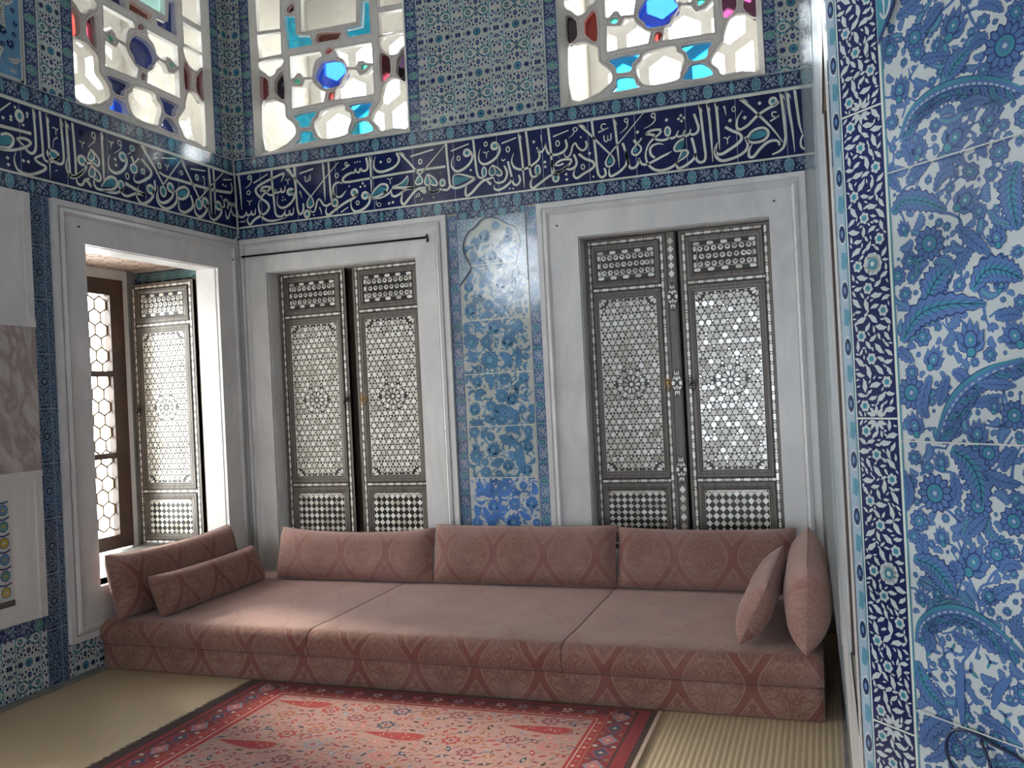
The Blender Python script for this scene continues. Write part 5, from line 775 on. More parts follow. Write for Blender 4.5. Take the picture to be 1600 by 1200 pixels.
# ------------------------------------------------------------------ inlaid shutters
def clip_half(poly, nx, ny, d):
    o = []
    for i in range(len(poly)):
        A, B = poly[i - 1], poly[i]; da = d - (A[0] * nx + A[1] * ny); db = d - (B[0] * nx + B[1] * ny)
        if (da >= 0) != (db >= 0): t = da / (da - db); o.append((A[0] + (B[0] - A[0]) * t, A[1] + (B[1] - A[1]) * t))
        if db >= 0: o.append(B)
    return o
def star_panel(W, H):
    """mother-of-pearl pieces of a 10-fold star panel, centred on 0,0"""
    pol = []; s = []
    for k in range(10):      # rosette
        a = 2 * PI * k / 10; f = lambda r, d: (r * math.cos(a + d), r * math.sin(a + d))
        pol.append([f(.020, 0), f(.035, .24), f(.052, .20), f(.060, 0), f(.052, -.20), f(.035, -.24)])
    pol.append([((.015 if k % 2 == 0 else .009) * math.cos(PI * k / 10), (.015 if k % 2 == 0 else .009) * math.sin(PI * k / 10)) for k in range(20)])
    for sx in (-1, 1):
        for sy in (-1, 1):
            cx, cy = sx * W / 2, sy * H / 2
            for k in range(3):
                a = math.atan2(-sy, -sx) + (k - 1) * .52; f = lambda r, d: (cx + r * math.cos(a + d), cy + r * math.sin(a + d))
                pol.append([q for q in (f(.016, 0), f(.030, .24), f(.046, .17), f(.054, 0), f(.046, -.17), f(.030, -.24))])
    st = W / 8.4; rows = int(H / (st * .87)) + 3
    rn = random.Random(4); seeds = []
    for k in range(10): a = 2 * PI * (k + .5) / 10; seeds.append((.079 * math.cos(a), .079 * math.sin(a), .0002))
    for k in range(10): a = 2 * PI * k / 10; seeds.append((.078 * math.cos(a), .078 * math.sin(a), .00003))
    for j in range(-rows, rows + 1):
        for i in range(-8, 9):
            x = (i + .5 * (j % 2)) * st; y = j * st * .87
            big = .00030
            for X, Y, w in ((x, y, big), (x + st / 2, y + st * .29, .00001), (x, y + st * .58, .00001)):
                r = math.hypot(X, Y)
                if abs(X) > W / 2 - .003 or abs(Y) > H / 2 - .003 or r < .094: continue
                if math.hypot(abs(X) - W / 2, abs(Y) - H / 2) < .072: continue
                k = .0035 * math.sin(X * 60) * math.sin(Y * 37); seeds.append((X + k, Y + .003 * math.sin(Y * 41), w))
    excl = [(0, 0, .064)] + [(sx * W / 2, sy * H / 2, .056) for sx in (-1, 1) for sy in (-1, 1)]
    for i, (x, y, w) in enumerate(seeds):
        q = [(-W / 2 + .002, -H / 2 + .002), (W / 2 - .002, -H / 2 + .002), (W / 2 - .002, H / 2 - .002), (-W / 2 + .002, H / 2 - .002)]
        for j, (X, Y, w2) in enumerate(seeds):
            dx, dy = X - x, Y - y; d2 = dx * dx + dy * dy
            if i == j or d2 > .0075: continue
            d = math.sqrt(d2); nx, ny = dx / d, dy / d
            q = clip_half(q, nx, ny, x * nx + y * ny + (d2 + w - w2) / (2 * d) - .0026)
            if len(q) < 3: break
        rm = st * (.375 if w > .0001 else .18)
        for k in range(10):
            if len(q) < 3: break
            a_ = 2 * PI * (k + .5) / 10; q = clip_half(q, math.cos(a_), math.sin(a_), x * math.cos(a_) + y * math.sin(a_) + rm)
        for cx, cy, cr in excl:
            if len(q) < 3: break
            dx, dy = cx - x, cy - y; d = math.hypot(dx, dy)
            if d < .15: q = clip_half(q, dx / d, dy / d, x * dx / d + y * dy / d + d - cr - .001)
        if len(q) >= 3:
            ar = abs(sum(q[k - 1][0] * q[k][1] - q[k][0] * q[k - 1][1] for k in range(len(q)))) / 2
            if ar > 2.2e-5: pol.append(q)
    return pol
STAR = star_panel(.385, 1.115)
def tilted(mb, F, q, h, rn, mat, t=.03):
    cx = sum(p[0] for p in q) / len(q); cy = sum(p[1] for p in q) / len(q); gx, gy = rn.uniform(-t, t), rn.uniform(-t, t)
    ar = sum(q[k - 1][0] * q[k][1] - q[k][0] * q[k - 1][1] for k in range(len(q)))
    if ar < 0: q = q[::-1]
    mb.poly([F(a, b, h + (a - cx) * gx + (b - cy) * gy) for a, b in q], mat)
def pearl_line(mb, F, a0, b0, a1, b1, w, rn):
    L = math.hypot(a1 - a0, b1 - b0); ux, uy = (a1 - a0) / L, (b1 - b0) / L; x = .006
    G = lambda u, v: (a0 + ux * u - uy * v, b0 + uy * u + ux * v); k = 0
    while x < L - .01:
        ln = (.040, .011)[k % 2] * rn.uniform(.85, 1.2); ln = min(ln, L - x); h = w * .40
        if k % 2 == 0: q = [(x, -h * .6), (x + .004, -h), (x + ln - .004, -h), (x + ln, -h * .6), (x + ln, h * .6), (x + ln - .004, h), (x + .004, h), (x, h * .6)]
        else: q = [(x + ln / 2 + ln * .48 * math.cos(t * PI / 4), h * .9 * math.sin(t * PI / 4)) for t in range(8)]
        tilted(mb, F, [G(*p) for p in q], .0012, rn, pearl); x += ln + .0032; k += 1
def shutter(F, a0, a1, label, z0=.46, z1=2.455, th=.034, flip=1, ring='brass', stile=None, seed=1):
    rn = random.Random(seed); c = (a0 + a1) / 2; root = empty('inlaid_shutter', F(c, z0, -th / 2), label, 'shutter', 'inlaid window shutters')
    mb = MB(); mb.fbox(F, a0, a1, z0, z1, -th, -.004, sh_wood)
    for e0, e1 in ((a0, a0 + .016), (a1 - .016, a1)): mb.fbox(F, e0, e1, z0, z1, -th, .0, sh_wood)
    for b0, b1 in ((z0, z0 + .014), (z1 - .014, z1)): mb.fbox(F, a0 + .016, a1 - .016, b0, b1, -th, 0, sh_wood)
    mb.build('shutter_frame', root)
    i0, i1 = a0 + .019, a1 - .019; w = .019; zd = (2.125, .885)
    mb = MB()
    for s in ((i0, i0 + w, z0 + .016, z1 - .016), (i1 - w, i1, z0 + .016, z1 - .016), (i0 + w, i1 - w, z1 - .035, z1 - .016), (i0 + w, i1 - w, z0 + .016, z0 + .035)) + tuple((i0 + w, i1 - w, z - w / 2, z + w / 2) for z in zd):
        mb.fbox(F, *s, -.004, .0006, ebony)
        if s[1] - s[0] < s[3] - s[2]: pearl_line(mb, F, (s[0] + s[1]) / 2, s[2], (s[0] + s[1]) / 2, s[3], w, rn)
        else: pearl_line(mb, F, s[0], (s[2] + s[3]) / 2, s[1], (s[2] + s[3]) / 2, w, rn)
    mb.build('pearl_border', root)
    pa0, pa1 = i0 + w, i1 - w
    def panel(name, b0, b1, ga, gb0, gb1, draw):
        mb = MB(); inner = (c - ga, c + ga, gb0, gb1); o = (pa0 + .002, pa1 - .002, b0, b1)
        k = lambda t: tuple(o[i] + (inner[i] - o[i]) * t for i in range(4))
        mb.frame(F, o, k(.14), .001, .002, sh_dark, base=-.004); mb.frame(F, k(.14), k(.5), .007, .007, sh_wood, base=-.004); mb.frame(F, k(.5), k(.56), .004, .004, sh_dark, base=-.004)
        mb.frame(F, k(.56), k(.86), .005, .003, sh_wood, base=-.004); mb.frame(F, k(.86), inner, .001, .0, sh_dark, base=-.004)
        mb.fbox(F, *inner, -.004, -.001, ebony); draw(mb, inner); mb.build(name, root)
    def crescents(mb, r):
        x0, x1, y0, y1 = r; W_, H_ = x1 - x0, y1 - y0; n = 4; lw = W_ / (n + .35)
        for yy in (y0 + .014, y1 - .014):
            for k in range(n + 1):
                x = x0 + .004 + k * (W_ - .048) / n; q = [(x, yy - .005), (x + .007, yy - .010), (x + .033, yy - .010), (x + .040, yy - .005), (x + .040, yy + .005), (x + .033, yy + .010), (x + .007, yy + .010), (x, yy + .005)]; tilted(mb, F, q, .0004, rn, pearl)
        for xx in (x0 + .012, x1 - .012):
            for yy in (y0 + .052, (y0 + y1) / 2, y1 - .052)[1:2] + (y0 + .045, y1 - .045): tilted(mb, F, [(xx - .008, yy - .012), (xx, yy - .018), (xx + .008, yy - .012), (xx + .008, yy + .012), (xx, yy + .018), (xx - .008, yy + .012)], .0004, rn, pearl)
        mb.frame(F, (x0 + .024, x1 - .024, y0 + .027, y1 - .027), (x0 + .026, x1 - .026, y0 + .029, y1 - .029), .0003, .0003, pearl, base=-.001)
        for j in range(3):
            for i in range(8):
                x = x0 + .045 + i * (W_ - .09) / 7 + (.010 if j == 1 else 0) * (1 if i < 7 else 0); y = y0 + .048 + j * (H_ - .096) / 2; a = rn.uniform(.3, 2.4); rr = .0165
                o = [(x + rr * math.cos(t * PI / 8), y + rr * math.sin(t * PI / 8)) for t in range(16)]
                tilted(mb, F, o, .0004, rn, pearl)
                mb.poly([F(x + .0045 * math.cos(a) + .0092 * math.cos(t * PI / 5), y + .0045 * math.sin(a) + .0092 * math.sin(t * PI / 5), .0010) for t in range(10)], ebony)
                mb.poly([F(x + .008 * math.cos(a) + .0045 * math.cos(t * PI / 4), y + .008 * math.sin(a) + .0045 * math.sin(t * PI / 4), .0014) for t in range(8)], pearl)
    def stars(mb, r):
        kx = (r[1] - r[0]) / .385; ky = (r[3] - r[2]) / 1.115; cy = (r[2] + r[3]) / 2
        for q in STAR: tilted(mb, F, [(c + x * kx, cy + y * ky) for x, y in q], .0004, rn, pearl, .05)
        for ax, ay, rr in ((c, cy, .0655),):
            q = [(ax + rr * math.cos(k * PI / 5), ay + rr * math.sin(k * PI / 5)) for k in range(10)]
            for k in range(10):
                A, B = V(q[k]), V(q[(k + 1) % 10]); n_ = (B - A).normalized(); n_ = V((-n_.y, n_.x)) * .0009
                mb.poly([F(*(A + n_), .0004), F(*(B + n_), .0004), F(*(B - n_), .0004), F(*(A - n_), .0004)][::-1], pearl)
        mb.frame(F, r, (r[0] + .0022, r[1] - .0022, r[2] + .0022, r[3] - .0022), .0006, .0006, pearl, base=-.001)
    def diamonds(mb, r):
        nx = 9; d = (r[1] - r[0]) / nx; ny = int((r[3] - r[2]) / d + .5); dy = (r[3] - r[2]) / ny
        for i in range(nx):
            for j in range(ny):
                x, y = r[0] + (i + .5) * d, r[2] + (j + .5) * dy; tilted(mb, F, [(x - d * .47, y), (x, y - dy * .47), (x + d * .47, y), (x, y + dy * .47)], .0004, rn, pearl)
        for i in range(nx):
            x = r[0] + (i + .5) * d
            tilted(mb, F, [(x - d * .46 + d / 2, r[3]), (x + d / 2, r[3] - dy * .42), (x + d * .46 + d / 2, r[3])], .0004, rn, pearl) if i < nx - 1 else None
        mb.frame(F, r, (r[0] + .002, r[1] - .002, r[2] + .002, r[3] - .002), .0006, .0006, pearl, base=-.001)
    hw = min(.193, (pa1 - pa0) / 2 - .038)
    panel('upper_panel', 2.137, z1 - .037, hw, 2.185, z1 - .078, crescents)
    panel('main_panel', .897, 2.113, hw, .948, 2.063, stars)
    panel('lower_panel', z0 + .037, .873, hw, z0 + .085, .822, diamonds)
    rx = (a1 - .028) if flip > 0 else (a0 + .045)
    if ring != 'none':
        m_ = brass if ring == 'brass' else iron; mb = MB(); zc = 1.505
        mb.tube([F(rx, zc, .0), F(rx, zc, .012)], [.010, .007], m_, 10)
        for rr, n_ in ((.030, 10),):
            for k in range(n_):
                a = 2 * PI * k / n_; x, y = rx + rr * .72 * math.cos(a), zc + rr * .72 * math.sin(a)
                mb.tube([F(x + .009 * math.cos(t * PI / 4), y + .009 * math.sin(t * PI / 4), .006) for t in range(8)], .0016, m_, 5, True)
        rg = mb.build('pull_rosette', root)
        mb = MB(); mb.tube([F(rx + q[0], zc + q[1], .016) for q in cspline([(0, -.004), (-.017, -.018), (-.019, -.036), (-.006, -.050), (0, -.060), (.006, -.050), (.019, -.036), (.017, -.018)], 3)], .0028, m_, 6, True)
        mb.build('pull_ring', rg)
    if stile:
        s0, s1 = stile; mb = st_ = MB(); cc = (s0 + s1) / 2
        mb.fbox(F, s0, s1, z0, z1, -.01, .010, sh_dark); mb.fbox(F, s0 + .010, s1 - .010, z0, z1, .010, .014, sh_wood)
        for z in (2.045, 1.50, .955):
            mb = MB(); q = [(-.5, -.088), (.5, -.088), (.62, -.05), (1.0, -.025), (1.0, .025), (.62, .05), (.5, .088), (-.5, .088), (-.62, .05), (-1, .025), (-1, -.025), (-.62, -.05)]
            hwid = (s1 - s0) / 2 * 1.05
            mb.prism(F, [(cc + x * hwid, z + y) for x, y in q], .010, .022, ebony)
            for sy in (-1, 1):
                for poly in ([(-.42, .085), (-.1, .05), (-.45, .052)], [(.42, .085), (.45, .052), (.1, .05)], [(0, .082), (-.14, .05), (.14, .05)], [(-.85, .02), (-.2, .028), (-.45, .046)], [(.85, .02), (.45, .046), (.2, .028)], [(-.3, .022), (0, .012), (.3, .022), (0, .046)]):
                    tilted(mb, F, [(cc + x * hwid, z + y * sy) for x, y in poly], .0228, rn, pearl)
            for sx in (-1, 1): tilted(mb, F, [(cc + sx * hwid * .92, z + .014), (cc + sx * hwid * .4, z + .01), (cc + sx * hwid * .4, z - .01), (cc + sx * hwid * .92, z - .014)], .0228, rn, pearl)
            mb.build('pearl_boss', root)
        mb = st_
        for zz in [2.19 + k * .052 for k in range(5)] + [.48 + k * .058 for k in range(7)]:
            tilted(mb, F, [(cc - .019, zz), (cc, zz - .025), (cc + .019, zz), (cc, zz + .025)], .0150, rn, pearl)
        mb.build('meeting_stile', root)
    return root
H0 = -.115
def shift(F, d): return lambda a, b, h=0: F(a, b, h + d)
shutter(shift(FB, H0), -3.772, -3.212, 'inlaid shutter leaf behind the left bolster, left of the dark gap under the iron rod', flip=1, ring='iron', seed=1)
shutter(shift(FB, H0 + .012), -3.142, -2.584, 'inlaid shutter leaf beside the blue flower tile panel, with brass ring, under the iron rod', flip=-1, ring='brass', seed=2)
shutter(shift(FB, H0), -1.418, -.892, 'inlaid shutter leaf carrying the pearl bossed centre stile and a gilt ring', flip=1, ring='brass', stile=(-.893, -.828), seed=3)
shutter(shift(FB, H0 + .008), -.808, -.254, 'gleaming inlaid shutter leaf nearest the right wall, with dark filigree pull ring', flip=-1, ring='iron', seed=4)
FS = frame_fn((-4.57, 5.235, 0), (1, 0, 0), (0, 0, 1), (0, -1, 0))
shutter(FS, -.30, .272, 'open inlaid shutter leaf folded back inside the bright left window recess', z0=.485, z1=2.435, flip=-1, ring='iron', seed=5)

# ------------------------------------------------------------------ stained glass windows
WIN = '''w1:44,1324 247,1322 230,917 22,931;w2:34,904 234,892 231,731 40,730;w3:44,704 235,696 232,647 185,626 166,595 119,583 80,619 41,650;a1:41,596 100,561 110,520 105,442 43,422;b1:235,593 169,550 159,502 164,452 238,396;w4:44,382 98,404 155,404 195,383 239,352 245,263 294,216 320,173 317,125 264,84 217,61 55,49;r1:294,1052 330,1079 358,1074 356,1026 315,1009 295,1023;t1:271,998 359,986 363,849 479,822 498,751 289,755;w5:424,1246 878,1209 858,848 408,860;n1:529,813 552,824 732,808 736,790 707,752 526,756;t2:908,980 967,978 970,746 783,752 770,817 889,818;w6:303,698 555,688 570,656 519,636 494,592 479,522 402,530 386,562 358,567 323,534 300,538;w7:676,686 972,680 974,533 927,546 896,566 859,568 841,533 798,531 761,546 737,608 695,634;w8:308,478 398,463 423,507 478,498 498,456 551,409 583,394 563,325 299,318;w9:671,399 717,430 753,491 787,523 840,505 869,462 923,471 974,519 973,317 656,325;c1:513,531 549,583 584,611 693,601 751,553 758,499 718,458 694,419 574,420 548,458 517,492;h1:599,685 622,705 660,698 654,675 620,657 598,661;h2:604,362 616,384 649,384 658,358 635,328 607,328;g1:322,515 351,534 389,513 371,482 337,488;g2:879,545 916,541 937,521 903,498 877,498;w10:1043,1118 1240,1115 1235,911 1037,917;w11:1040,874 1243,868 1240,715 1042,719;w12:1047,704 1234,702 1229,624 1192,594 1170,570 1123,568 1077,586 1043,639;a2:1033,589 1101,554 1112,505 1105,431 1035,396;b2:1233,586 1168,533 1155,488 1157,423 1231,368;w13:1055,365 1083,398 1140,402 1190,375 1239,325 1235,56 1121,55 1011,52 987,93 947,137 961,182 1023,257 1030,294;p1:313,262 499,272 486,236 457,211 443,170 359,172 345,218;p2:357,139 452,130 472,83 499,60 319,56 349,91;w14:549,265 719,277 739,235 775,211 778,163 753,109 729,65 543,63 491,129 483,188 519,221;p3:773,268 954,263 931,224 912,171 821,170 798,226;p4:797,112 820,142 895,140 949,61 772,59'''
def clip_rect(q, a0, a1, b0, b1):
    for nx, ny, d in ((1, 0, a1), (-1, 0, -a0), (0, 1, b1), (0, -1, -b0)):
        q = clip_half(q, nx, ny, d)
        if len(q) < 3: return None
    return q
def stained(name, F, op, colors, dx):
    root = empty(name, F((op[0] + op[1]) / 2, op[2], -.05), kind='structure'); x0, z0 = op[0], 3.32; W_ = op[1] - op[0]; k = W_ / 1.26
    holes = []
    for e in WIN.split(';'):
        n_, pts = e.split(':'); pts = [tuple(float(v) / 1000 for v in q.split(',')) for q in pts.split()]
        if n_[0] == 'g': mx_, my_ = sum(q[0] for q in pts) / 5, sum(q[1] for q in pts) / 5; pts = [(mx_ + (a - mx_) * .78, my_ + (b - my_) * .78) for a, b in pts]
        holes.append((n_, [(x0 + a * k, z0 + b) for a, b in pts]))
    # upper continuation (mostly above the picture): two cartouches and side panes
    holes += [('u1', [(x0 + .05 * k, z0 + 1.345), (x0 + .24 * k, z0 + 1.345), (x0 + .24 * k, z0 + 1.42), (x0 + .05 * k, z0 + 1.42)]), ('u2', [(x0 + .32 * k, z0 + 1.35), (x0 + .95 * k, z0 + 1.30), (x0 + .95 * k, z0 + 1.42), (x0 + .32 * k, z0 + 1.42)])]
    outer = [(op[0] + .001, op[2] + .001), (op[1] - .001, op[2] + .001), (op[1] - .001, op[3] - .001), (op[0] + .001, op[3] - .001)]
    sm = lambda n_, q: q if n_[0] in 'rhtnu' or n_ in ('w1', 'w2', 'w5', 'w6', 'w7', 'w8', 'w9', 'w10', 'w11') else [tuple(v) for v in cspline(q, 3)]
    hs = [(n_, sm(n_, q)) for n_, q in holes]
    plate('plaster_grille', F, outer, [q for n_, q in hs], -.045, -.085, gypsum, root)
    mb = MB()
    ins = (op[0] + .035, op[1] - .035, op[2] + .035, op[3] - .02)
    mb.frame(F, (op[0], op[1], op[2], op[3]), ins, .006, -.040, gypsum, base=-.045); mb.build('plaster_frame', root)
    mb = MB()
    for n_, q in hs:
        c = colors.get(n_, colors.get(n_[0], 'w')); cx = sum(p[0] for p in q) / len(q); cy = sum(p[1] for p in q) / len(q)
        rr = random.Random(n_ + name); gx, gy = rr.uniform(-.02, .02), rr.uniform(-.02, .02)
        g = [(cx + (a - cx) * 1.02 + (.004 if a > cx else -.004), cy + (b - cy) * 1.02 + (.004 if b > cy else -.004)) for a, b in q]
        mb.poly([F(a, b, -.088 + (a - cx) * gx + (b - cy) * gy) for a, b in g], GL[c])
    mb.build('coloured_glass', root)
    mb = MB()
    for n_, q in hs:      # thin red line drawn on the plaster round each pane
        cx = sum(p[0] for p in q) / len(q); cy = sum(p[1] for p in q) / len(q); n = len(q)
        def off(d):
            o = []
            for i in range(n):
                A, B, Cc = V(q[i - 1]), V(q[i]), V(q[(i + 1) % n]); e1 = (B - A).normalized(); e2 = (Cc - B).normalized(); t = (e1 + e2)
                if t.length < 1e-6: t = e1
                t.normalize(); nn = V((t.y, -t.x)); ar = sum(q[j - 1][0] * q[j][1] - q[j][0] * q[j - 1][1] for j in range(n)); nn = nn if ar > 0 else -nn; o.append(B + nn * d)
            return o
        A, B = off(.0135), off(.0160)
        for i in range(n):
            j = (i + 1) % n; mb.poly([F(*A[i], -.0446), F(*A[j], -.0446), F(*B[j], -.0446), F(*B[i], -.0446)], redline)
    mb.build('red_outline', root)
    # outer window grille at the far side of the wall
    holes2 = []; st = .30
    oi = (op[0] + .10, op[1] - .10, op[2] + .10, op[2] + 1.08)
    for i in range(-1, 6):
        for j in range(-1, 6):
            cx, cy = op[0] + .10 + i * st, op[2] + .12 + j * st * .866
            cx += (j % 2) * st / 2
            q = [(cx + .150 * math.sin(t * PI / 3), cy + .150 * math.cos(t * PI / 3)) for t in range(6)]
            q = [(cx + (a - cx) * .86, cy + (b - cy) * .86) for a, b in q]
            q = clip_rect(q, oi[0], oi[1], oi[2], oi[3])
            if q and abs(sum(q[m - 1][0] * q[m][1] - q[m][0] * q[m - 1][1] for m in range(len(q)))) > .002: holes2.append(q)
    plate('outer_grille', F, outer, holes2, -.79, -.83, gypsum, root, .002)
    return root
stained('window_4', FL, U4, dict(w='w', a1='r', b1='d', a2='d', b2='d', r='d', t1='n', t2='n', n='b', c='n', h='d', g='g', p1='n', p2='c', p3='n', p4='n', w5='q'), 0)
stained('window_5', FB, U5, dict(w='w', a1='d', b1='k', a2='d', b2='k', r='d', t='t', n='b', c='c', h='r', g='g', p='t', p1='t', p2='t', p3='z', p4='t'), 0)
stained('window_6', FB, U6, dict(w='w', a1='k', b1='r', a2='p', b2='p', r='r', t='z', n='b', c='c', h='r', g='g', p='z'), 0)
# ------------------------------------------------------------------ divan and bolsters
def sv_mesh(name, rings, uvs, worn_lit, mat, parent=None, close=True, caps=True):
    """rings: list of loops (same length); uvs/worn per vertex"""
    n = len(rings[0]); vs = [p for r in rings for p in r]; fs = []
    for i in range(len(rings) - 1):
        for k in range(n if close else n - 1):
            j = (k + 1) % n; fs.append([i * n + k, (i + 1) * n + k, (i + 1) * n + j, i * n + j])
    if caps: fs += [list(range(n)), [(len(rings) - 1) * n + k for k in range(n)][::-1]]
    me = D.meshes.new(name); me.from_pydata(vs, [], fs); me.materials.append(mat)
    ul = me.uv_layers.new(name='UVMap'); fu = [u for r in uvs for u in r]; fw = [w for r in worn_lit for w in r]
    for lp in me.loops: ul.data[lp.index].uv = fu[lp.vertex_index]
    at = me.attributes.new('worn_lit', 'FLOAT', 'POINT'); at.data.foreach_set('value', fw)
    me.polygons.foreach_set('use_smooth', [True] * len(fs)); me.update()
    bm = bmesh.new(); bm.from_mesh(me); bmesh.ops.recalc_face_normals(bm, faces=bm.faces); bm.to_mesh(me); bm.free()
    o = D.objects.new(name, me); C.objects.link(o)
    if parent is not None: o.parent = parent; o.matrix_parent_inverse = pinv(parent)
    return o
from mathutils import noise as NZ
divan = empty('divan', (-2.04, 4.7, 0), 'long low divan in faded rose damask filling the alcove below the bolsters', 'sofa')
def profile(front, back, z0, z1, bulge, rf, rb=.03):
    pts = [(back, z0 + .01), (back, z1 - rb), (back - .01, z1 - .008)]
    n = 16
    for i in range(n + 1): pts.append((back - .04 - (back - front - .04 - rf) * i / n, z1))
    for i in range(1, 7): a = PI / 2 * i / 6; pts.append((front + rf - (rf + bulge) * math.sin(a), z1 - rf + rf * math.cos(a)))
    zz = z1 - rf
    for i in range(1, 5): f = i / 4; pts.append((front - bulge + bulge * f * f * 1.0, zz + (z0 + .006 - zz) * f))
    pts.append((front + .03, z0)); return pts
def pad(name, x0, x1, prof, r0, r1, zcrease, bottom=False):
    P = prof; cy = sum(p[0] for p in P) / len(P); zc = sum(p[1] for p in P) / len(P)
    zmin = min(p[1] for p in P); zmax = max(p[1] for p in P)
    xs = []
    for r, s, b in ((r0, 1, x0), (r1, -1, x1)):
        g = [(b + s * r * (1 - math.cos(a)), r * (1 - math.sin(a))) for a in [PI / 2 * k / 4 for k in range(5)]]
        xs.append(g)
    mid = [(x0 + r0 + (x1 - x0 - r0 - r1) * k / 16, 0) for k in range(1, 16)]
    secs = xs[0] + mid + xs[1][::-1]; rings = []; uvs = []; wr = []
    fr = min(p[0] for p in P)
    for x, d in secs:
        loop = []; u = []; w = []
        for y, z in P:
            yy = y + (d if y < cy else -d * .2) * (1 if y < fr + .08 or y > 5.3 else 0); z2 = z - d * (1 if z > zc else 0)
            nz = NZ.noise((x * 2.2, y * 2.2, z * 3)) * .004 + NZ.noise((x * 7, y * 7, z * 7)) * .0015
            if bottom: nz *= .3
            if z > zc: z2 += nz - .012 * (1 if fr + .25 < y < 5.0 else 0) * (1 - .4 * math.cos((x - x0) / (x1 - x0) * 2 * PI)) * .5
            else: yy += nz * .6
            loop.append((x, yy, z2)); top = y > fr + .06
            vv = (z + .13) if not top else (zmax + .13 + (y - fr))
            u.append((x + .03, vv)); w.append(0 if not top else min(1, .25 + (y - fr) * 2.2) if not bottom else 0)  # seat top painted paler: wear and the light on the nap
        rings.append(loop); uvs.append(u); wr.append(w)
    return sv_mesh(name, rings, uvs, wr, velvet, divan)
pad('divan_base', -4.028, -.058, profile(3.985, 5.385, .0, .150, .0, .012), .02, .03, 0, True)
pr = profile(3.972, 5.385, .150, .292, .026, .06)
SE = (-4.030, -2.62, -1.226, -.055)
for i in range(3): pad('seat_cushion', SE[i] + (.001 if i else 0), SE[i + 1] - (.001 if i < 2 else 0), pr, .035 if i == 0 else .006, .035 if i == 2 else .006, 0)
def bolster(label, base, along, up, L, H, T, pv=4, ev=.5, pu=12, seed=1, sag=.012, worn_lit_k=.25, uo=0):
    """base: centre of the bottom edge; along: length axis; up: leaning height axis"""
    a = V(along).normalized(); u = V(up).normalized(); n = a.cross(u).normalized(); base = V(base)
    NU, NV = 34, 18; rn = random.Random(seed); sx = rn.uniform(0, 50)
    su = [-math.cos(PI * (i / NU)) for i in range(NU + 1)]; su = [s * .45 + (2 * i / NU - 1) * .55 for i, s in enumerate(su)]
    svv = [-math.cos(PI * (i / NV)) for i in range(NV + 1)]
    rings = []; uvs = []; wr = []
    for s in su:
        loop = []; uvl = []; w = []
        seq = [(v, 1) for v in svv] + [(v, -1) for v in svv[::-1][1:-1]]
        for v, sd in seq:
            t = T / 2 * max(0, 1 - abs(s) ** pu) ** .5 * max(0, 1 - abs(v) ** pv) ** ev
            x = s * L / 2 * (1 - .018 * (1 - v * v)); y = (v + 1) / 2 * H
            y += -sag * (1 - s * s) * max(0, v) + .006 * abs(s) ** 6 * max(0, v)
            p = base + a * x + u * y + n * (t * sd)
            k = NZ.noise((p.x * 5 + sx, p.y * 5, p.z * 5)) * .010 + NZ.noise((p.x * 16 + sx, p.y * 16, p.z * 16)) * .0035
            ed = max(0, 1 - abs(v) ** 4) * max(0, 1 - abs(s) ** 10)
            p += n * sd * k * ed
            # puckers near the ends
            p += n * sd * .0035 * math.sin(y * 130 + seed) * max(0, abs(s) - .86) / .14 * ed
            loop.append(tuple(p)); uvl.append((x + uo, y + .10 + (.6 if sd < 0 else 0))); w.append(min(1, worn_lit_k + .7 * max(0, v - .55) / .45))  # paleness set per bolster: wear and how lit it looks
        rings.append(loop); uvs.append(uvl); wr.append(w)
    o = sv_mesh('bolster_cushion', rings, uvs, wr, velvet)
    mb = MB(); e = .0022
    m = MB()
    path = [base + a * (s * L / 2) + u * (H - sag * (1 - s * s) + .006 * abs(s) ** 6 + .0005) for s in [k / 12 * .96 - .0 for k in range(-12, 13)]]
    m.tube(path, .0022, velvet, 5); sm = m.build('seam', None, True)
    ul = sm.data.uv_layers.new(name='UVMap'); sm.parent = o
    return tag(o, label, 'cushion', 'bolster cushions on the divan')
zt = .2985
bolster('long rose damask back bolster nearest the room corner, below the shutters with the iron rod', (-3.005, 5.095, zt), (1, 0, 0), (0, .30, 1), 1.175, .345, .195, 3.6, .5, 10, 1, .030, .35, .05)
bolster('middle back bolster under the blue flower tile panel', (-1.815, 5.105, zt), (1, 0, 0), (0, .27, 1), 1.205, .365, .195, 4.2, .5, 13, 2, .006, .32, .165)
bolster('right-hand back bolster partly hidden behind the two pillows by the right wall', (-.695, 5.105, zt), (1, 0, 0), (0, .28, 1), 1.035, .355, .19, 4, .5, 11, 3, .012, .32, .16)
bolster('tall brownish bolster leaning against the wall under the bright left window', (-3.865, 4.515, zt), (-.01, 1, 0), (-.24, 0, 1), 1.13, .375, .17, 3.6, .5, 11, 4, .020, .02, .1)
bolster('small low bolster leaning against the tall one under the left window', (-3.655, 4.56, zt), (-.03, 1, 0), (-.42, 0, 1), 1.02, .245, .13, 3.4, .5, 11, 5, .012, .05, .0)
bolster('big bolster wedged upright against the right wall at the divan end', (-.128, 4.50, zt), (-.012, 1, 0), (.055, 0, 1), 1.10, .375, .205, 2.5, .62, 9, 6, .004, .4, .1)
bolster('small pillow tilted against the big bolster at the right end', (-.395, 4.50, zt + .012), (.03, 1, 0), (.50, 0, 1), .95, .300, .150, 2.5, .62, 9, 7, .004, .45, .2)

w_fringe = wool('wool_fringe', (.17, .13, .11))
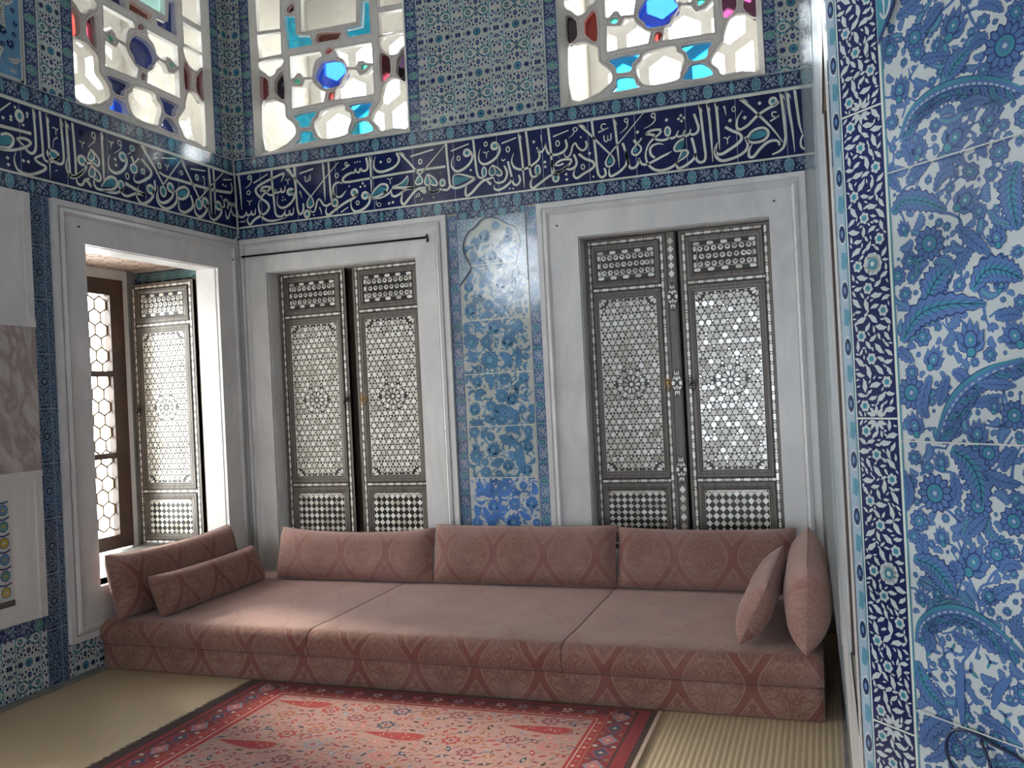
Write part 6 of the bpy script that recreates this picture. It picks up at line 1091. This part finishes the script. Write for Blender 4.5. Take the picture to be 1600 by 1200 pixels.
# ------------------------------------------------------------------ floor coverings
mb = MB(); mb.box((-3.996, .9, -.012), (-.002, 5.40, -.0005), straw); root = mb.build('straw_mat'); tag(root, 'pale ribbed straw matting covering the alcove floor under the rug and divan', 'mat')
mb = MB(); mb.box((-.002, 1.0, -.012), (.010, 5.40, .002), w_ivory); mb.build('piping', root)
FC = frame_fn((0, 0, .009), (1, 0, 0), (0, 1, 0), (0, 0, 1))
CX0, CX1, CY0, CY1 = -2.985, -.775, 1.1, 3.965
mb = MB(); mb.box((CX0, CY0, .0), (CX1, CY1, .009), w_red); p = Pat(); rn = random.Random(12)
fx0, fx1, fy0, fy1 = CX0 + .325, CX1 - .265, CY0 + .3, CY1 - .175
def rect(a0, a1, b0, b1, mat, l): p.poly([(a0, b0), (a1, b0), (a1, b1), (a0, b1)], mat, l)
rect(CX0, CX1, CY0, CY1, w_dark, 0); rect(CX0 + .07, CX1 - .03, CY0 + .07, CY1 - .012, w_red, 1)
rect(CX0 + .10, CX1 - .085, CY0 + .10, CY1 - .035, w_dark, 2); rect(CX0 + .115, CX1 - .095, CY0 + .115, CY1 - .045, w_red, 3)
rect(CX0 + .235, CX1 - .205, CY0 + .2, CY1 - .115, w_rust, 4); rect(CX0 + .243, CX1 - .212, CY0 + .21, CY1 - .122, w_crim, 5)
rect(CX0 + .29, CX1 - .245, CY0 + .27, CY1 - .150, w_ivory, 6); rect(CX0 + .297, CX1 - .25, CY0 + .275, CY1 - .156, w_crim, 7); rect(fx0, fx1, fy0, fy1, w_field, 8)
def ros(x, y, s, mats, l):
    p.star(x, y, s * .7, s, 8, mats[0], l); p.star(x, y, s * .4, s * .68, 8, mats[1], l + 1); p.disc(x, y, s * .24, mats[2], l + 2, 8)
y = CY0 + .15; k = 0
while y < CY1 - .1:
    for x in (CX0 + .175, CX1 - .15):
        q = .045; p.poly([(x, y - q * 1.3), (x + q, y), (x, y + q * 1.3), (x - q, y)], (w_blue, w_plum)[k % 2], 5); p.poly([(x, y - q), (x + q * .7, y), (x, y + q), (x - q * .7, y)], (w_pink, w_navy)[k % 2], 6); p.star(x, y, .006, .017, 4, w_ivory, 7)
        for dx in (-.04, .04): p.disc(x + dx, y + .065, .012, (w_rust, w_ivory)[k % 2], 5, 6); p.stroke([(x + dx, y + .05), (x, y + .065), (x - dx, y + .08)], [.007], w_navy, 5)
    y += .13; k += 1
x = CX0 + .15; k = 0
while x < CX1 - .1:
    for yy in (CY1 - .08,):
        p.star(x, yy, .016, .033, 5, (w_ivory, w_blue, w_pink)[k % 3], 5); p.disc(x, yy, .012, w_plum, 6, 6); p.disc(x + .055, yy + .01, .012, w_navy, 5, 6); p.stroke([(x + .03, yy - .02), (x + .055, yy + .02), (x + .085, yy - .015)], [.007], w_dark, 5)
    x += .11; k += 1
for a0, a1 in ((CX0 + .245, CX0 + .288), (CX1 - .243, CX1 - .214)):
    y = CY0 + .28; k = 0
    while y < CY1 - .16: p.disc((a0 + a1) / 2, y, .009, (w_rust, w_ivory)[k % 2], 8, 6); y += .045; k += 1
x = CX0 + .3; k = 0
while x < CX1 - .25: p.disc(x, CY1 - .136, .008, (w_rust, w_ivory)[k % 2], 8, 6); x += .045; k += 1
taken = []
def boteh(x, y, L, W, mat, rim):
    up = [(0, 0), (.15, .30), (.4, .62), (.65, .85), (.85, .8), (.97, .45), (1, 0)]; lo = [(.97, -.25), (.85, -.36), (.6, -.30), (.35, -.16), (.15, -.06)]
    for sc, m_, l in ((1.10, rim, 11), (1, mat, 12)):
        p.poly([(x + (t - .5) * L * sc, y - w * W * sc) for t, w in up + lo], m_, l)
    for k in range(16): t = rn.uniform(.3, .9); p.disc(x + (t - .5) * L, y - rn.uniform(-.2, .55) * W, .005, rn.choice((w_ivory, w_pink, w_rust)), 13, 5)
    for t in (-.3, 0, .3): taken.append((x + t * L, y - W * .2, W * .75))
for x, y in ((-2.49, 3.715), (-1.865, 3.45), (-2.47, 3.225), (-1.25, 3.655), (-1.27, 3.18), (-1.86, 2.96), (-2.48, 2.72), (-1.27, 2.68), (-1.86, 2.45), (-2.47, 2.2), (-1.27, 2.2)): boteh(x, y, .29, .065, w_crim, w_rust)
for x, y, r in scatter(rn, fx0, fx1, fy0, fy1, [.050] * 70 + [.032] * 330 + [.019] * 1000 + [.011] * 1200, 14, taken):
    c = rn.choices((w_crim, w_plum, w_navy, w_rust, w_blue, w_pink, w_dark), (6, 5, 2, 3, 2, 2, 2))[0]
    if r > .035: ros(x, y, r, (c, w_field, w_plum), 10); p.stroke([(x + r, y), (x + r * 1.8, y + r * .5), (x + r * 2.6, y)], [.008, .004], w_navy, 9)
    elif r > .02:
        sprig(p, x, y, r, rn.uniform(0, 6), c, 10); p.stroke([(x - r, y - r), (x, y), (x + r * 1.2, y + r * .6)], [.004], rn.choice((w_blue, w_navy, w_plum)), 9); p.disc(x, y, r * .25, w_ivory, 11, 5)
    else:
        a = rn.choice((.2, .5, 2.8, 1.4)); r *= 1.15; sprig(p, x, y, r, a, c, 10)
p.emit(mb, FC, 0, step=.00012); carpet = mb.build('carpet'); tag(carpet, 'red bordered oriental rug with rose field and crimson botehs in front of the divan', 'rug')
mb = MB(); mb.box((CX1 - .001, CY0, .0), (CX1 + .016, CY1, .011), w_ivory); mb.build('white_selvage', carpet)
mb = MB(); rn = random.Random(3)
for k in range(560):
    y = CY0 + (CY1 - CY0) * k / 560; l = rn.uniform(.008, .03); d = rn.uniform(-.008, .008)
    mb.poly([(CX0 + .01, y, .0105), (CX0 + .01, y + .006, .0105), (CX0 - l, y + d + .005, .003), (CX0 - l, y + d, .002)][::-1], w_fringe)
mb.build('fringe', carpet)
# ------------------------------------------------------------------ trims and fittings
mb = MB(); mb.box((XL, 1.3, -.012), (-3.998, 5.42, .016), stone); tag(mb.build('baseboard_left'), kind='structure')
mb = MB(); mb.box((.010, 1.1, -.012), (XR, 5.42, .004), stone); tag(mb.build('baseboard_right'), kind='structure')
mb = MB(); mb.fbox(FL, 2.562, 3.605, .41, 2.708, 0, .022, marble)
mb.fbox(FL, 3.555, 3.57, .41, 2.708, .022, .030, marble); mb.fbox(FL, 3.57, 3.605, .41, 2.708, .022, .026, marble)
trim_1 = tag(mb.build('trim_1'), kind='structure')
mb = MB(); mb.fbox(FL, 3.0, 3.60, 1.20, 1.975, .022, .032, veined); mb.fbox(FL, 3.0, 3.60, 1.975, 2.02, .022, .036, marble); mb.fbox(FL, 3.0, 3.60, 1.165, 1.20, .022, .036, marble); mb.build('veined_marble_inset', trim_1)
mb = MB(); mb.fbox(FL, 2.9, 3.392, .545, 1.06, .022, .026, t_white); p = Pat(); rn = random.Random(2)
for j in range(6):
    for i in range(7):
        x, z = 3.355 - i * .07, .59 + j * .085; p.disc(x, z, .03, t_line, 1, 10); p.disc(x, z, .026, (t_yellow, t_green, t_steel)[(i + j) % 3], 2, 10); p.star(x, z, .006, .014, 5, t_yellow if (i + j) % 3 else t_cream, 3)
        p.stroke([(x - .035, z + .042), (x, z + .036), (x + .035, z + .046)], [.009], t_line, 1)
p.emit(mb, FL, .026, clip=(2.9, 3.392, .545, 1.06)); mb.fbox(FL, 2.9, 3.40, .515, .545, .022, .034, M('dark_sill', (.10, .085, .075), .7)); mb.build('green_yellow_tile_inset', trim_1)  # dark strip under the tile inset
rod = MB(); rod.tube([(-3.97, 5.385, 2.583), (-3.0, 5.383, 2.573), (-2.478, 5.382, 2.569)], .0075, iron, 8); r_ = rod.build('curtain_rod', None, True)
tag(r_, 'thin dark iron rod across the marble lintel above the left shutters', 'rod')
mb = MB(); mb.tube([(-2.480, 5.382, 2.567), (-2.468, 5.380, 2.585), (-2.462, 5.376, 2.555), (-2.466, 5.374, 2.535)], .008, iron, 8); mb.build('hooked_end', r_, True)
for x in (-3.955, -2.5):
    mb = MB(); mb.tube([(x, 5.404, 2.576), (x, 5.384, 2.574)], .005, iron, 6); mb.build('bracket', r_)
cb = MB(); pts = [(-4.016, 5.40, 3.30), (-4.004, 5.395, 3.07), (-4.0, 5.394, 2.80), (-4.004, 5.392, 2.735), (-4.018, 5.372, 2.70), (-4.004, 5.388, 2.64), (-3.998, 5.388, 2.3), (-3.996, 5.39, 1.5), (-3.998, 5.388, .9), (-3.994, 5.39, .45)]
cb.tube([v.to_3d() if len(v) == 2 else v for v in spline(pts, 6)], .0075, silverwire, 8); tag(cb.build('electrical_cable', None, True), 'pale grey electric cable running down the tiled corner beside the left window', 'cable')
cb = MB(); sp = [(.30, 1.128), (.24, 1.130), (.20, 1.134), (.178, 1.139), (.160, 1.1415), (.142, 1.1455), (.128, 1.1455), (.115, 1.140), (.1075, 1.127), (.1085, 1.112), (.118, 1.098), (.132, 1.088), (.146, 1.092), (.155, 1.108), (.1535, 1.122), (.149, 1.133), (.146, 1.142)]
cb.tube([FP(q.x, q.y, .0085 + .0016 * (i % 60) / 60) for i, q in enumerate(spline(sp, 6))], .0016, blackcable, 7); tag(cb.build('looped_cable', None, True), 'dark blue cable with a loop hanging against the large blue flower tiles', 'cable')
mb = MB()
A, B = V((-.030, 5.378, 0)), V((.0165, 2.02, 0)); d = (B - A).normalized(); n_ = V((-d.y, d.x, 0)) * .002
mb.hexa([(*(q.xy), .74) for q in (A - n_, B - n_, B + n_, A + n_)], [(*(q.xy), 4.7) for q in (A - n_, B - n_, B + n_, A + n_)], plexi)
mb.build('acrylic_guard_sheet', wall_right)
# ------------------------------------------------------------------ daylight
w = D.worlds.new('sky'); bpy.context.scene.world = w; w.use_nodes = True
bg = w.node_tree.nodes['Background']; bg.inputs['Color'].default_value = (.87, .935, 1, 1); bg.inputs['Strength'].default_value = 13
def area(name, loc, rot, sx, sy, power=0, col=(1, 1, 1), portal=False):
    l = D.lights.new(name, 'AREA'); l.shape = 'RECTANGLE'; l.size = sx; l.size_y = sy; l.energy = power; l.color = col
    if portal: l.cycles.is_portal = True
    o = D.objects.new(name, l); C.objects.link(o); o.location = loc; o.rotation_euler = rot; return o
for a0, a1, b0, b1 in ROP: area('sky_portal', (-(a0 + a1) / 2, -6.32, (b0 + b1) / 2), (PI / 2, 0, 0), a1 - a0, b1 - b0, portal=True)
area('sky_portal', (XL - .97, (W1[0] + W1[1]) / 2, 1.48), (0, -PI / 2, 0), 1.96, 1.15, portal=True)
area('sky_portal', (XL - .97, (W7[0] + W7[1]) / 2, 1.48), (0, -PI / 2, 0), 1.96, 1.12, portal=True)
area('sky_portal', (XL - .97, (W7[0] + W7[1]) / 2, 4.04), (0, -PI / 2, 0), 1.45, 1.12, portal=True)
area('sky_portal', (XL - .87, (U4[0] + U4[1]) / 2, 4.04), (0, -PI / 2, 0), 1.5, 1.25, portal=True)
for U in (U5, U6): area('sky_portal', ((U[0] + U[1]) / 2, YB + .87, 4.04), (-PI / 2, 0, 0), 1.26, 1.5, portal=True)
sl = D.lights.new('sun', 'SUN'); sl.energy = 6; sl.angle = math.radians(9); sl.color = (1, .95, .88)
so = D.objects.new('sun', sl); C.objects.link(so); so.rotation_euler = V((2.75, -1.05, -1.5)).to_track_quat('-Z', 'Y').to_euler()
# ------------------------------------------------------------------ camera
cam = D.cameras.new('camera'); cam.sensor_width = 36; cam.lens = 36 * 1363 / 1600; cam.clip_start = .02
co = D.objects.new('camera', cam); C.objects.link(co)
ya, pi_, ro = math.radians(-19.553), math.radians(.467), math.radians(2.8317)
f = V((math.sin(ya) * math.cos(pi_), math.cos(ya) * math.cos(pi_), math.sin(pi_))); r = V((math.cos(ya), -math.sin(ya), 0)); dn = f.cross(r)
r2 = r * math.cos(ro) + dn * math.sin(ro); d2 = dn * math.cos(ro) - r * math.sin(ro)
m = Matrix((r2, -d2, -f)).transposed().to_4x4(); m.translation = (0, 0, 1.5); co.matrix_world = m
sc = bpy.context.scene; sc.camera = co
sc.view_settings.view_transform = 'Standard'; sc.view_settings.look = 'None'; sc.view_settings.gamma = 1; sc.view_settings.use_curve_mapping = False
sc.view_settings.exposure = 0.92
sc.cycles.max_bounces = 10; sc.cycles.transparent_max_bounces = 12; sc.cycles.sample_clamp_indirect = 6; sc.cycles.use_denoising = True
